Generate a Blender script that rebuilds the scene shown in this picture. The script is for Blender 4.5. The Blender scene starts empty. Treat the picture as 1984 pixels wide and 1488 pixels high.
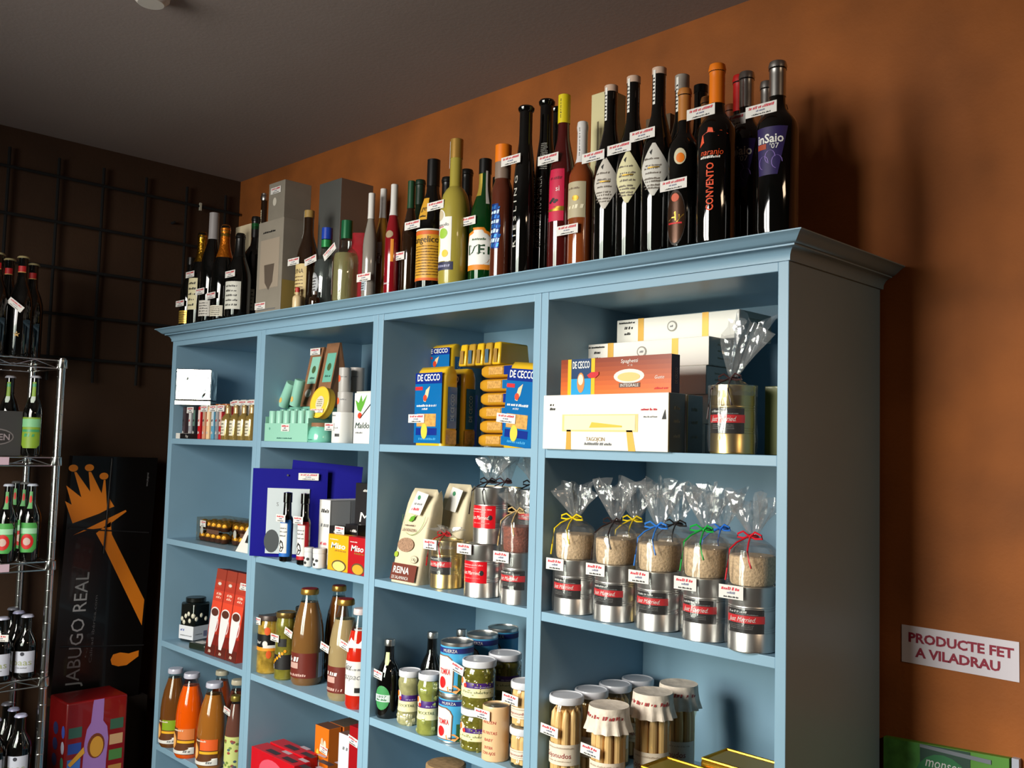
import bpy, bmesh, math, random
from mathutils import Vector, Matrix
from mathutils.geometry import tessellate_polygon
random.seed(7)
SC = bpy.context.scene
COL = SC.collection
# ------------------------------------------------------------------ camera
CZ = 1.62
F_PX = 1826.3
CAM = (3.22384, -1.50022, CZ)
YAW, PIT, ROL = 0.78769, 0.066621, 0.027225
ROT = Matrix.Rotation(YAW, 3, 'Z') @ Matrix.Rotation(math.pi/2+PIT, 3, 'X') @ Matrix.Rotation(ROL, 3, 'Z')
cd = bpy.data.cameras.new('camera'); cam = bpy.data.objects.new('camera', cd); COL.objects.link(cam)
cam.matrix_world = Matrix.Translation(CAM) @ ROT.to_4x4()
cd.sensor_width = 36; cd.lens = F_PX*36/1984; cd.clip_start = .02
SC.camera = cam
# ------------------------------------------------------------------ exposure, world, lights
SC.view_settings.view_transform = 'Standard'; SC.view_settings.look = 'None'
SC.view_settings.gamma = 1; SC.view_settings.use_curve_mapping = False
SC.view_settings.exposure = 0.0
SC.cycles.use_denoising = True
SC.cycles.caustics_reflective = False; SC.cycles.caustics_refractive = False
SC.cycles.max_bounces = 8; SC.cycles.transparent_max_bounces = 16
SC.cycles.sample_clamp_indirect = 6
W = bpy.data.worlds.new('World'); SC.world = W; W.use_nodes = True
W.node_tree.nodes['Background'].inputs[0].default_value = (.62, .78, 1, 1)
W.node_tree.nodes['Background'].inputs[1].default_value = .6
YF = -2.4                      # inner face of the shop-front wall
def area(name, loc, rot, sx, sy, power, col, spread=math.pi):
    l = bpy.data.lights.new(name, 'AREA'); l.shape = 'RECTANGLE'; l.size = sx; l.size_y = sy
    l.energy = power; l.color = col; l.spread = spread
    o = bpy.data.objects.new(name, l); COL.objects.link(o); o.location = loc; o.rotation_euler = rot
    return o
# daylight standing in the two panes of the shop front
PANES = [(.70, 1.32), (1.42, 2.04)]
for a, b in PANES:
    area('daylight', ((a+b)/2, YF-.16, 1.72), (math.radians(90-32), 0, 0), b-a, 1.75, 52, (1, .95, .88), math.radians(125))
# added warm fill light out of view, lifts the unit's right side panel
area('warm_fill_light', (4.7, -.9, 2.62), (0, 0, 0), .6, .6, 22, (1, .74, .5))

# ------------------------------------------------------------------ pixel -> world (ray through the camera)
def ray(u, v): return ROT @ Vector(((u-992)/F_PX, -(v-744)/F_PX, -1))
def on_y(u, v, y):
    d = ray(u, v); t = (y-CAM[1])/d.y; return CAM[0]+t*d.x, CAM[2]+t*d.z
def on_z(u, v, z):
    d = ray(u, v); t = (z-CAM[2])/d.z; return CAM[0]+t*d.x, CAM[1]+t*d.y
def on_x(u, v, x):
    d = ray(u, v); t = (x-CAM[0])/d.x; return CAM[1]+t*d.y, CAM[2]+t*d.z
def proj(x, y, z):
    w = ROT.transposed() @ (Vector((x, y, z))-Vector(CAM)); return 992+F_PX*w.x/-w.z, 744-F_PX*w.y/-w.z
def mpp(x, y, z=1.6):
    w = ROT.transposed() @ (Vector((x, y, z))-Vector(CAM)); return -w.z/F_PX
def zat(x, y, v):
    lo, hi = -1., 4.
    for _ in range(40):
        m = (lo+hi)/2
        if proj(x, y, m)[1] > v: lo = m
        else: hi = m
    return m
def cyl(u, v, z, r):
    x, y = on_z(u, v, z); d = Vector((x-CAM[0], y-CAM[1])).normalized(); return x+d.x*r, y+d.y*r

# ------------------------------------------------------------------ materials
def lin(c): return tuple(((v/255)/12.92 if v <= 10 else ((v/255+.055)/1.055)**2.4) for v in c)+(1,)
_m = {}
def M(name, c=(200, 200, 200), rough=.5, metal=0, coat=0, noise=0, nscale=30, bump=0, bscale=60, trans=0, alpha=1, ior=1.45, bdist=.002):
    if name in _m: return _m[name]
    m = bpy.data.materials.new(name); m.use_nodes = True; nt = m.node_tree; b = nt.nodes['Principled BSDF']
    b.inputs['Base Color'].default_value = lin(c); b.inputs['Roughness'].default_value = rough
    b.inputs['Metallic'].default_value = metal; b.inputs['Coat Weight'].default_value = coat
    b.inputs['Coat Roughness'].default_value = .04
    b.inputs['Transmission Weight'].default_value = trans; b.inputs['IOR'].default_value = ior
    b.inputs['Alpha'].default_value = alpha
    if noise or bump:
        tc = nt.nodes.new('ShaderNodeTexCoord')
    if noise:
        n = nt.nodes.new('ShaderNodeTexNoise'); n.inputs['Scale'].default_value = nscale; n.inputs['Detail'].default_value = 6
        r = nt.nodes.new('ShaderNodeValToRGB'); r.color_ramp.elements[0].position = .3; r.color_ramp.elements[1].position = .7
        l = lin(c); r.color_ramp.elements[0].color = tuple(x*(1-noise) for x in l[:3])+(1,)
        r.color_ramp.elements[1].color = tuple(min(1, x*(1+noise)) for x in l[:3])+(1,)
        nt.links.new(tc.outputs['Object'], n.inputs['Vector']); nt.links.new(n.outputs['Fac'], r.inputs['Fac'])
        nt.links.new(r.outputs['Color'], b.inputs['Base Color'])
    if bump:
        n = nt.nodes.new('ShaderNodeTexNoise'); n.inputs['Scale'].default_value = bscale; n.inputs['Detail'].default_value = 3
        bp = nt.nodes.new('ShaderNodeBump'); bp.inputs['Strength'].default_value = bump; bp.inputs['Distance'].default_value = bdist
        nt.links.new(tc.outputs['Object'], n.inputs['Vector']); nt.links.new(n.outputs['Fac'], bp.inputs['Height'])
        nt.links.new(bp.outputs['Normal'], b.inputs['Normal'])
    _m[name] = m; return m
def thin(name, tint=(255, 255, 255), gl=.12, rough=.03, bump=0, bscale=40, bdist=.004, milk=0.0):
    """thin clear film or glass: transparent with a reflecting surface"""
    if name in _m: return _m[name]
    m = bpy.data.materials.new(name); m.use_nodes = True; nt = m.node_tree; nt.nodes.clear()
    o = nt.nodes.new('ShaderNodeOutputMaterial'); mx = nt.nodes.new('ShaderNodeMixShader')
    t = nt.nodes.new('ShaderNodeBsdfTransparent'); t.inputs[0].default_value = lin(tint)
    g = nt.nodes.new('ShaderNodeBsdfGlossy'); g.inputs['Roughness'].default_value = rough
    fr = nt.nodes.new('ShaderNodeLayerWeight'); fr.inputs['Blend'].default_value = .25
    ad = nt.nodes.new('ShaderNodeMath'); ad.operation = 'MULTIPLY_ADD'; ad.inputs[1].default_value = .22; ad.inputs[2].default_value = gl
    df = nt.nodes.new('ShaderNodeBsdfDiffuse'); df.inputs[0].default_value = lin((235, 235, 235))
    m2 = nt.nodes.new('ShaderNodeMixShader'); m2.inputs[0].default_value = milk
    nt.links.new(t.outputs[0], m2.inputs[1]); nt.links.new(df.outputs[0], m2.inputs[2])
    nt.links.new(fr.outputs['Fresnel'], ad.inputs[0]); nt.links.new(ad.outputs[0], mx.inputs[0])
    nt.links.new(m2.outputs[0], mx.inputs[1]); nt.links.new(g.outputs[0], mx.inputs[2]); nt.links.new(mx.outputs[0], o.inputs[0])
    if bump:
        tc = nt.nodes.new('ShaderNodeTexCoord'); n = nt.nodes.new('ShaderNodeTexNoise'); n.inputs['Scale'].default_value = bscale
        bp = nt.nodes.new('ShaderNodeBump'); bp.inputs['Strength'].default_value = bump; bp.inputs['Distance'].default_value = bdist
        nt.links.new(tc.outputs['Object'], n.inputs['Vector']); nt.links.new(n.outputs['Fac'], bp.inputs['Height'])
        nt.links.new(bp.outputs['Normal'], g.inputs['Normal']); nt.links.new(bp.outputs['Normal'], fr.inputs['Normal'])
    _m[name] = m; return m
def C(c, rough=.55, metal=0, coat=0):
    """plain printed / painted colour"""
    return M('c_%d_%d_%d_%g_%g_%g' % (*c, rough, metal, coat), c, rough, metal, coat)
BLUE = M('blue_paint', (128, 161, 182), .40, noise=.05, nscale=3, bump=.12, bscale=180, bdist=.0006)
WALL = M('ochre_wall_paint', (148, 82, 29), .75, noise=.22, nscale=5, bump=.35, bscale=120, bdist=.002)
WALLD = M('ochre_wall_baked_shade', (54, 33, 15), .8, noise=.15, nscale=5, bump=.3, bscale=120, bdist=.002)  # ochre darkened to carry the left wall's shade; unseen walls share it
CEIL = M('ceiling_paint', (150, 138, 132), .9, noise=.04, nscale=2, bump=.2, bscale=90)
FLOOR = M('floor_tile', (70, 56, 48), .45, noise=.1, nscale=4)
BLACKG = M('black_bottle_glass', (9, 9, 8), .05, coat=.6)
GREENG = M('dark_green_glass', (10, 26, 12), .05, coat=.6)
GREENL = M('green_liqueur_glass', (8, 50, 18), .05, coat=.6)
BROWNG = M('brown_bottle_glass', (38, 24, 14), .05, coat=.6)
CLEAR = thin('clear_glass', (240, 246, 242), .07, .02)
CELLO = thin('cellophane', (250, 250, 250), .13, .10, bump=.9, bscale=26, bdist=.010, milk=.09)
CELLOW = thin('cellophane_sleeve', (252, 252, 252), .05, .07, bump=.8, bscale=18, bdist=.006, milk=.03)
TIN = M('tin_metal', (222, 220, 216), .34, 1)
TING = M('gold_lacquered_tin', (226, 198, 128), .3, 1)
CHROME = M('chrome_wire', (190, 190, 188), .2, 1)
FOIL = M('crinkled_foil', (235, 235, 230), .08, 1, bump=1, bscale=8, bdist=.018)
WRAP = M('glossy_film_wrap', (240, 236, 226), .5, coat=1, bump=.25, bscale=9, bdist=.01)
GOLDF = M('gold_foil', (200, 150, 46), .25, 1, bump=.8, bscale=120, bdist=.003)
ORGF = M('orange_foil', (214, 120, 30), .3, .8, bump=.8, bscale=120, bdist=.003)
WHITE = C((228, 226, 220)); CREAM = C((222, 212, 180)); INK = C((30, 28, 28)); RED = C((196, 20, 30)); GREY = C((120, 120, 122))
PAPER = C((214, 210, 205), .6); INKR = C((200, 40, 60)); INKG = C((110, 112, 140)); GOLDP = C((190, 150, 60), .35, .8)
WRINK = C((226, 222, 214), .4)

# ------------------------------------------------------------------ mesh builder
class Cyl:
    """curved printing surface around a body of revolution; a0 = direction (0 faces the room, + turns right)"""
    def __init__(s, prof, a0=0., cx=0, cy=0): s.p = prof; s.a = a0; s.cx = cx; s.cy = cy
    def rad(s, z):
        p = s.p
        for i in range(len(p)-1):
            (r0, z0), (r1, z1) = p[i], p[i+1]
            if z0 <= z <= z1 and z1 > z0: return r0+(r1-r0)*(z-z0)/(z1-z0)
        return max(q[0] for q in p)
    def __call__(s, u, v, l=1):
        r = s.rad(v); t = s.a+u/max(s.p[1][0], s.rad(v), .004) ; r += .0005*l
        return (s.cx+r*math.sin(t), s.cy-r*math.cos(t), v)
    curved = True
class Plane:
    def __init__(s, o, ex=(1, 0, 0), ey=(0, 0, 1), n=(0, -1, 0)):
        s.o = Vector(o); s.x = Vector(ex); s.y = Vector(ey); s.n = Vector(n)
    def __call__(s, u, v, l=1): return tuple(s.o+s.x*u+s.y*v+s.n*(.0005*l))
    curved = False
_txt = {}
def text_geo(t, bold=0.0):
    k = (t, bold)
    if k in _txt: return _txt[k]
    c = bpy.data.curves.new('t', 'FONT'); c.body = t; c.size = 1; c.offset = bold; c.resolution_u = 2
    o = bpy.data.objects.new('t', c); COL.objects.link(o)
    dg = bpy.context.evaluated_depsgraph_get(); me = bpy.data.meshes.new_from_object(o.evaluated_get(dg))
    vs = [(v.co.x, v.co.y) for v in me.vertices]; fs = [tuple(p.vertices) for p in me.polygons]
    bpy.data.objects.remove(o); bpy.data.curves.remove(c); bpy.data.meshes.remove(me)
    w = max([v[0] for v in vs] or [1]); _txt[k] = (vs, fs, w); return _txt[k]
class MB:
    def __init__(s): s.v = []; s.f = []; s.m = []; s.mats = []
    def mi(s, mat):
        if mat not in s.mats: s.mats.append(mat)
        return s.mats.index(mat)
    def add(s, vs, fs, mat):
        b = len(s.v); s.v += [tuple(v) for v in vs]; k = s.mi(mat)
        for f in fs: s.f.append(tuple(i+b for i in f)); s.m.append(k)
        return s
    def box(s, x0, x1, y0, y1, z0, z1, mat, mats=None):
        """mats: optional dict by side 'f','b','l','r','t','d'"""
        vs = [(x, y, z) for z in (z0, z1) for y in (y0, y1) for x in (x0, x1)]
        F = {'d': (0, 2, 3, 1), 't': (4, 5, 7, 6), 'f': (0, 1, 5, 4), 'b': (2, 6, 7, 3), 'l': (0, 4, 6, 2), 'r': (1, 3, 7, 5)}
        b = len(s.v); s.v += vs
        for k, f in F.items(): s.f.append(tuple(i+b for i in f)); s.m.append(s.mi((mats or {}).get(k, mat)))
        return s
    def hexa(s, bot, top, mat, mats=None):
        """bot/top: 4 xy(z) corners, order front-left, front-right, back-right, back-left"""
        b = len(s.v); s.v += [tuple(p) for p in bot]+[tuple(p) for p in top]
        F = {'d': (3, 2, 1, 0), 't': (4, 5, 6, 7), 'f': (0, 1, 5, 4), 'r': (1, 2, 6, 5), 'b': (2, 3, 7, 6), 'l': (3, 0, 4, 7)}
        for k, f in F.items(): s.f.append(tuple(i+b for i in f)); s.m.append(s.mi((mats or {}).get(k, mat)))
        return s
    def lathe(s, prof, mat, seg=32, cx=0, cy=0, wob=None):
        b = len(s.v); n = len(prof); k = s.mi(mat)
        for i, (r, z) in enumerate(prof):
            for j in range(seg):
                a = 2*math.pi*j/seg; rr = max(r, 1e-5)
                if wob: rr = wob(rr, a, i/(n-1))
                s.v.append((cx+rr*math.sin(a), cy-rr*math.cos(a), z))
        for i in range(n-1):
            for j in range(seg):
                a, c = b+i*seg+j, b+i*seg+(j+1) % seg
                s.f.append((a, c, c+seg, a+seg)); s.m.append(k)
        if prof[0][0] > 1e-4 and not wob: s.f.append(tuple(b+j for j in reversed(range(seg)))); s.m.append(k)
        if prof[-1][0] > 1e-4 and not wob: s.f.append(tuple(b+(n-1)*seg+j for j in range(seg))); s.m.append(k)
        return s
    def tube(s, pts, r, mat, seg=8, flat=1.0):
        pts = [Vector(p) for p in pts]; b = len(s.v); k = s.mi(mat); n = len(pts)
        for i, p in enumerate(pts):
            t = (pts[min(i+1, n-1)]-pts[max(i-1, 0)]).normalized()
            up = Vector((0, 0, 1)) if abs(t.z) < .95 else Vector((0, 1, 0))
            a = t.cross(up).normalized(); c = a.cross(t).normalized()
            for j in range(seg):
                q = 2*math.pi*j/seg; s.v.append(tuple(p+a*math.cos(q)*r*flat+c*math.sin(q)*r))
        for i in range(n-1):
            for j in range(seg):
                x, y = b+i*seg+j, b+i*seg+(j+1) % seg
                s.f.append((x, y, y+seg, x+seg)); s.m.append(k)
        s.f.append(tuple(b+j for j in reversed(range(seg)))); s.m.append(k)
        s.f.append(tuple(b+(n-1)*seg+j for j in range(seg))); s.m.append(k)
        return s
    def ball(s, c, r, mat, seg=12, sq=1.0):
        n = 8; s_ = [(r*math.sin(math.pi*i/n), c[2]-r*sq*math.cos(math.pi*i/n)) for i in range(n+1)]
        return s.lathe(s_, mat, seg, c[0], c[1])
    # printing on a surface
    def rect(s, S, u0, v0, u1, v1, mat, l=1):
        return s.rows(S, [(v0, u0, u1), (v1, u0, u1)], mat, l)
    def rows(s, S, rows, mat, l=1):
        n = max(4, int(max(abs(q[2]-q[1]) for q in rows)/.004)+1) if S.curved else 1
        if S.curved and len(rows) == 2:      # follow the profile
            (a, p, q), (c, r, t) = rows; k = 5
            rows = [(a+(c-a)*i/k, p+(r-p)*i/k, q+(t-q)*i/k) for i in range(k+1)]
        vs = []; fs = []
        for v, a, b in rows:
            for i in range(n+1): vs.append(S(a+(b-a)*i/n, v, l))
        for i in range(len(rows)-1):
            for j in range(n):
                x = i*(n+1)+j; fs.append((x, x+1, x+n+2, x+n+1))
        return s.add(vs, fs, mat)
    def disc(s, S, u, v, ru, rv, mat, l=1):
        k = 10; return s.rows(S, [(v-rv*math.cos(math.pi*i/k), u-ru*math.sin(math.pi*i/k), u+ru*math.sin(math.pi*i/k)) for i in range(k+1)], mat, l)
    def poly(s, S, pts, mat, l=1):
        p3 = [Vector((p[0], p[1], 0)) for p in pts]; ts = tessellate_polygon([p3])
        fs = []
        for t in ts:
            a, b, c = (p3[i] for i in t); fs.append(t if (b-a).cross(c-a).z > 0 else (t[0], t[2], t[1]))
        return s.add([S(p[0], p[1], l) for p in pts], fs, mat)
    def text(s, S, t, u, v, h, mat, l=2, w=None, shear=0, rot=0, bold=0.0, center=True):
        vs, fs, tw = text_geo(t, bold); k = h/.72; kx = (w/tw) if w else k
        ca, sa = math.cos(rot), math.sin(rot); out = []
        for x, y in vs:
            X = (x-(tw/2 if center else 0))*kx+y*k*shear; Y = (y-.36)*k
            out.append(S(u+X*ca-Y*sa, v+X*sa+Y*ca, l))
        return s.add(out, fs, mat)
    def scrib(s, S, u0, v, w, h, mat, l=2, slant=.25):
        """a line of print too small to read"""
        if h <= 1e-5: return s
        x = u0; rr = random.Random(int((u0+v*7+w)*1e5))
        while x < u0+w-h*.3:
            k = h*(.25+.5*rr.random()); hh = h*(.55+.45*rr.random())
            vs = [S(x, v, l), S(x+k, v, l), S(x+k+hh*slant, v+hh, l), S(x+hh*slant, v+hh, l)]
            s.add(vs, [(0, 1, 2, 3)], mat); x += k+h*.22*(1 if rr.random() < .75 else 2.6)
        return s
    def build(s, name, parent=None, smooth=True, bevel=0, loc=None, ang=35):
        me = bpy.data.meshes.new(name); me.from_pydata(s.v, [], s.f)
        for m in s.mats: me.materials.append(m)
        me.polygons.foreach_set('material_index', s.m); me.update()
        if smooth:
            me.polygons.foreach_set('use_smooth', [True]*len(me.polygons)); me.set_sharp_from_angle(angle=math.radians(ang))
        o = bpy.data.objects.new(name, me); COL.objects.link(o)
        if parent: o.parent = parent
        if loc: o.location = loc
        if bevel:
            b = o.modifiers.new('bevel', 'BEVEL'); b.width = bevel; b.segments = 2; b.limit_method = 'ANGLE'
        return o
def tag(o, label=None, cat=None, group=None, kind=None):
    if label: o['label'] = label
    if cat: o['category'] = cat
    if group: o['group'] = group
    if kind: o['kind'] = kind
    return o
def thing(name, label, cat, loc, rz=0, group=None, rot=None):
    o = bpy.data.objects.new(name, None); COL.objects.link(o); o.empty_display_size = .02
    o.location = loc; o.rotation_euler = rot or (0, 0, rz); return tag(o, label, cat, group)
def copy_tree(o, loc, label, rz=None, group=None):
    r = o.copy(); COL.objects.link(r); r.location = loc; r['label'] = label
    if rz is not None: r.rotation_euler = (0, 0, rz)
    if group: r['group'] = group
    for ch in list(o.children):
        c = ch.copy(); COL.objects.link(c); c.parent = r
        for g in list(ch.children):
            d = g.copy(); COL.objects.link(d); d.parent = c
    return r
_tagmesh = {}
def price_tag(parent, y, z, x=0, tilt=0, w=.062, h=.021, yaw=0):
    k = (round(w, 3), round(h, 3))
    if k not in _tagmesh:
        m = MB(); m.box(-w/2, w/2, -.0006, 0, -h/2, h/2, PAPER); S = Plane((0, -.0006, 0))
        m.scrib(S, -w*.4, h*.14, w*.8, h*.24, INKR, 1, .3); m.scrib(S, -w*.16, -h*.12, w*.3, h*.18, INKG, 1); m.scrib(S, -w*.3, -h*.4, w*.6, h*.13, INK, 1)
        _tagmesh[k] = m.build('price_tag', parent, False)
        o = _tagmesh[k]
    else:
        o = _tagmesh[k].copy(); COL.objects.link(o); o.parent = parent
    o.location = (x, y, z); o.rotation_euler = (0, tilt, yaw); return o
def struct(o): o['kind'] = 'structure'; return o

# ------------------------------------------------------------------ the room
ZC = 2.676; XL = -.279; YB = .383; XR = 6.0
struct(MB().box(XL, XR, YF, YB, -.1, 0, FLOOR).build('floor', smooth=False))
struct(MB().box(XL-.15, XR+.15, YF-.15, YB+.15, ZC, ZC+.1, CEIL).build('ceiling', smooth=False))
struct(MB().box(XL-.15, XR+.15, YB, YB+.15, -.1, ZC, WALL).build('wall_back', smooth=False))
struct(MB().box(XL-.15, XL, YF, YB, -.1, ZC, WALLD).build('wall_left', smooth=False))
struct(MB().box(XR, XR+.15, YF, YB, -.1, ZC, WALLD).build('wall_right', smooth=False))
fw = MB(); wx0, wx1, wz0, wz1 = .65, 2.09, .80, 2.62
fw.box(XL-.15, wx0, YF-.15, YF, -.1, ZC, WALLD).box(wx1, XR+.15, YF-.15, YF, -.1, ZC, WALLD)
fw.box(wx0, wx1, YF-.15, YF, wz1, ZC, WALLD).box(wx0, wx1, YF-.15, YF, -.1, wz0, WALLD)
struct(fw.build('wall_front', smooth=False))
FR = C((60, 58, 56), .4)
for i, (a, b) in enumerate(PANES):
    w_ = MB(); w_.box(a-.05, a, YF-.1, YF-.04, wz0, wz1, FR).box(b, b+.05, YF-.1, YF-.04, wz0, wz1, FR)
    w_.box(a, b, YF-.1, YF-.04, wz1-.05, wz1, FR).box(a, b, YF-.1, YF-.04, wz0, wz0+.05, FR)
    wo = struct(w_.build('window_%d' % (i+1), smooth=False)); wo['label'] = 'tall shop front window with a dark frame'
    MB().box(a, b, YF-.073, YF-.067, wz0+.05, wz1-.05, CLEAR).build('pane', wo, False)
MUL = struct(MB().box(1.36, 1.38, YF-.12, YF-.02, wz0, wz1, FR).build('trim_1', smooth=False))
# ceiling detector at the top edge of the picture
d = MB().lathe([(.0, ZC-.03), (.03, ZC-.03), (.042, ZC-.018), (.045, ZC)], C((206, 200, 190)), 28, *on_z(293, -4, ZC-.015))
tag(d.build('smoke_detector'), 'small round white detector fixed on the ceiling', 'smoke detector')

# wire grid on the left wall
GR = C((8, 7, 7), .9)
gy = [-.82, -.66, -.495, -.332, -.175, -.016, .146, .310]; gz = [2.532, 2.370, 2.208, 2.045, 1.892]
g = thing('wall_grid', 'black square wire display grid fixed to the dark left wall', 'display grid', (XL, 0, 0))
for y in gy: MB().tube([(.02, y, 1.81), (.02, y, 2.60)], .0055, GR, 8).build('upright_wire', g)
for z in gz: MB().tube([(.026, -.9, z), (.026, .37, z)], .0055, GR, 8).build('cross_wire', g)
for y in (-.66, .1): MB().tube([(0, y, 2.45), (.026, y, 2.45)], .005, GR, 6).build('wall_spacer', g)
MB().box(.026, .034, .195, .203, 2.515, 2.545, C((190, 188, 170), .5)).build('clip', g)['label'] = 'small pale clip on a wire'

# ------------------------------------------------------------------ the blue shelving unit
X = [0, .028, .583, .632, 1.185, 1.230, 1.7805, 1.8234, 2.379, 2.40]
Z1, Z2, Z3, Z4, Z5 = 1.6177, 1.2690, .918, .567, .217
ZTOP = 2.0045; YBK = .372; ZR = 1.944; ZCN = 1.966
U = thing('shelving_unit', 'large blue painted shelving unit with moulded cornice against the ochre wall', 'shelves', (0, 0, 0))
def board(name, *a, b=.0012): return MB().box(*a, BLUE).build(name, U, False, bevel=b)
for a, b in ((0, .028), (.583, .607), (.608, .632), (1.185, 1.207), (1.208, 1.230), (1.7805, 1.8015), (1.8025, 1.8234), (2.379, 2.400)):
    board('upright', a, b, 0, YBK, 0, ZCN)
cols = ((.028, .583), (.632, 1.185), (1.230, 1.7805), (1.8234, 2.379))
for a, b in cols:
    for z in (Z1, Z2, Z3, Z4, Z5): board('shelf', a, b, .0015, YBK, z-.0195, z)
    board('top_rail', a, b, .001, .022, ZR, ZCN)
    board('back_panel', a, b, YBK-.008, YBK, 0, ZR+.02, b=0)
    board('plinth', a, b, .02, .04, 0, Z5-.0195)
    board('top_board', a, b, .022, YBK-.008, ZR+.004, ZCN, b=0)
prof = [(-.002, ZCN-.005), (.004, ZCN-.005), (.005, ZCN+.004), (.009, ZCN+.011), (.015, ZCN+.0155), (.022, ZCN+.017), (.022, ZCN+.020),
        (.0255, ZCN+.0205), (.031, ZCN+.024), (.038, ZCN+.030), (.043, ZCN+.034), (.0485, ZCN+.0365), (.0485, ZTOP)]
cm = MB(); vs = []; n = len(prof)
for o, z in prof: vs += [(-o, .378, z), (-o, -o, z), (2.40+o, -o, z), (2.40+o, .378, z)]
fs = [(i*4+j, i*4+j+1, i*4+j+5, i*4+j+4) for i in range(n-1) for j in range(3)]
k = (n-1)*4; fs += [(k, k+1, k+2, k+3)]
cm.add(vs, fs, BLUE); cm.build('cornice', U, True, ang=28)

# ------------------------------------------------------------------ bottles
def mk(h, r, style):
    """body profiles (radius, height)"""
    if style == 'bordeaux':
        n = r*.37; b = [(r*.86, 0), (r*.97, .004), (r, .012), (r, h*.60), (r*.97, h*.635), (r*.86, h*.665), (r*.66, h*.695), (n*1.25, h*.725), (n*1.05, h*.76), (n, h*.80), (n, h*.955), (n*1.15, h*.957), (n*1.15, h*.98), (n, h*.985), (n, h)]
    elif style == 'slope':
        n = r*.42; b = [(r*.86, 0), (r, .01), (r, h*.50), (r*.96, h*.55), (r*.82, h*.62), (r*.62, h*.69), (n*1.1, h*.75), (n, h*.80), (n, h)]
    elif style == 'flute':
        n = r*.56; b = [(r*.88, 0), (r, .008), (r, h*.46), (r*.93, h*.56), (r*.78, h*.68), (n*1.05, h*.78), (n, h*.83), (n, h*.965), (n*1.22, h*.975), (n*1.28, h*.99), (n*1.1, h)]
    elif style == 'champ':
        n = r*.36; b = [(r*.86, 0), (r, .012), (r, h*.46), (r*.96, h*.52), (r*.82, h*.60), (r*.62, h*.68), (n*1.15, h*.77), (n, h*.84), (n, h*.93), (n*1.12, h*.94), (n*1.05, h*.985), (n*.8, h)]
    elif style == 'onion':
        n = r*.42; b = [(r*.9, 0), (r, .01), (r, h*.52), (r*.96, h*.57), (r*.84, h*.62), (r*.64, h*.655), (n*1.05, h*.675), (n, h*.69), (n, h)]
    elif style == 'juice':
        n = r*.46; b = [(r*.88, 0), (r, .01), (r, h*.42), (r*.99, h*.50), (r*.93, h*.60), (r*.80, h*.72), (r*.62, h*.82), (n*1.05, h*.90), (n, h*.94), (n, h*.965)]
    elif style == 'beer':
        n = r*.42; b = [(r*.88, 0), (r, .008), (r, h*.52), (r*.95, h*.58), (r*.75, h*.66), (n*1.1, h*.74), (n*1.0, h*.80), (n*.95, h*.97), (n*.95, h*.985)]
    elif style == 'tube':
        n = r*.72; b = [(r*.95, 0), (r, .006), (r, h*.62), (r*.98, h*.66), (r*.86, h*.70), (n, h*.73), (n, h)]
    return b
def cap_geo(prof, z0, z1, mat, eps=.0009, top=None):
    S = Cyl(prof); k = 8
    p = [(S.rad(z0)+eps, z0)]+[(S.rad(z0+(z1-z0)*i/k)+eps, z0+(z1-z0)*i/k) for i in range(1, k+1)]
    p += [(p[-1][0]*.9, z1+.001), (0, z1+.0012)]
    return MB().lathe(p, mat, 24)
def bottle(name, label, u, v, y, r, style, glass, cap=None, draw=None, tagz=None, cat='bottle', base=ZTOP, group=None, tagx=0, tilt=0, tagw=.062, x=None, h=None, capname='capsule', content=None):
    if x is None: x, zt = on_y(u, v, y); h = zt-base
    t = thing(name, label, cat, (x, y, base), group=group); p = mk(h, r, style)
    MB().lathe(p+[(0, p[-1][1])], glass, 36).build('glass_body', t)
    if content:
        m_, f = content; q = [(max(.001, a-.0025), max(.004, b)) for a, b in p if b < h*f]
        q.append((max(.001, Cyl(p).rad(h*f)-.0025), h*f)); MB().lathe(q+[(0, h*f)], m_, 28).build('liquid', t)
    if cap:
        a, b, m_ = cap; cap_geo(p, h*a, h*b, m_).build(capname, t)
    if draw: draw(t, p, h, r)
    if tagz is not None: price_tag(t, -max(Cyl(p).rad(h*tagz), r*.9)-.002, h*tagz, tagx, tilt, tagw)
    return t
def lab(t, S, fn, name='label'):
    m = MB(); fn(m, S); return m.build(name, t)
def L_simple(z0, z1, w, mat, ink=INK, lines=4, a0=.15, txt=None, tcol=None, th=.3):
    def f(t, p, h, r):
        S = Cyl(p, a0)
        m = MB(); A, B = h*z0, h*z1; m.rect(S, -w/2, A, w/2, B, mat, 1)
        if txt: m.text(S, txt, 0, A+(B-A)*.62, (B-A)*th, tcol or ink, 2, w=min(w*.85, 9))
        n = lines
        for i in range(n): m.scrib(S, -w*.36, A+(B-A)*(.1+.42*i/n), w*.66, (B-A)*.07, ink, 2)
        m.build('label', t)
    return f
def L_insaio(t, p, h, r):
    S = Cyl(p, .22); m = MB(); z = h; P = C((36, 22, 78)); PL = C((120, 96, 168))
    m.rows(S, [(z*.33, -.024, .012), (z*.60, -.030, .030)], P, 1)
    m.text(S, 'inSaio', -.002, z*.535, z*.05, WHITE, 2, w=.048, bold=.02); m.text(S, "'07", .006, z*.49, z*.03, WHITE, 2)
    m.rect(S, -.026, z*.475, -.008, z*.505, C((160, 60, 30)), 2)
    for k in range(3):
        pts = [(-.014+.012*k+.009*math.cos(a), z*(.40+.03*(k % 2))+.012*math.sin(a)) for a in [i*.5 for i in range(10)]]
        for i in range(len(pts)-1):
            (a, b), (c, d) = pts[i], pts[i+1]; m.add([S(a, b, 2), S(a+.0016, b, 2), S(c+.0016, d, 2), S(c, d, 2)], [(0, 1, 2, 3)], PL)
    m.build('label', t)
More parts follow.
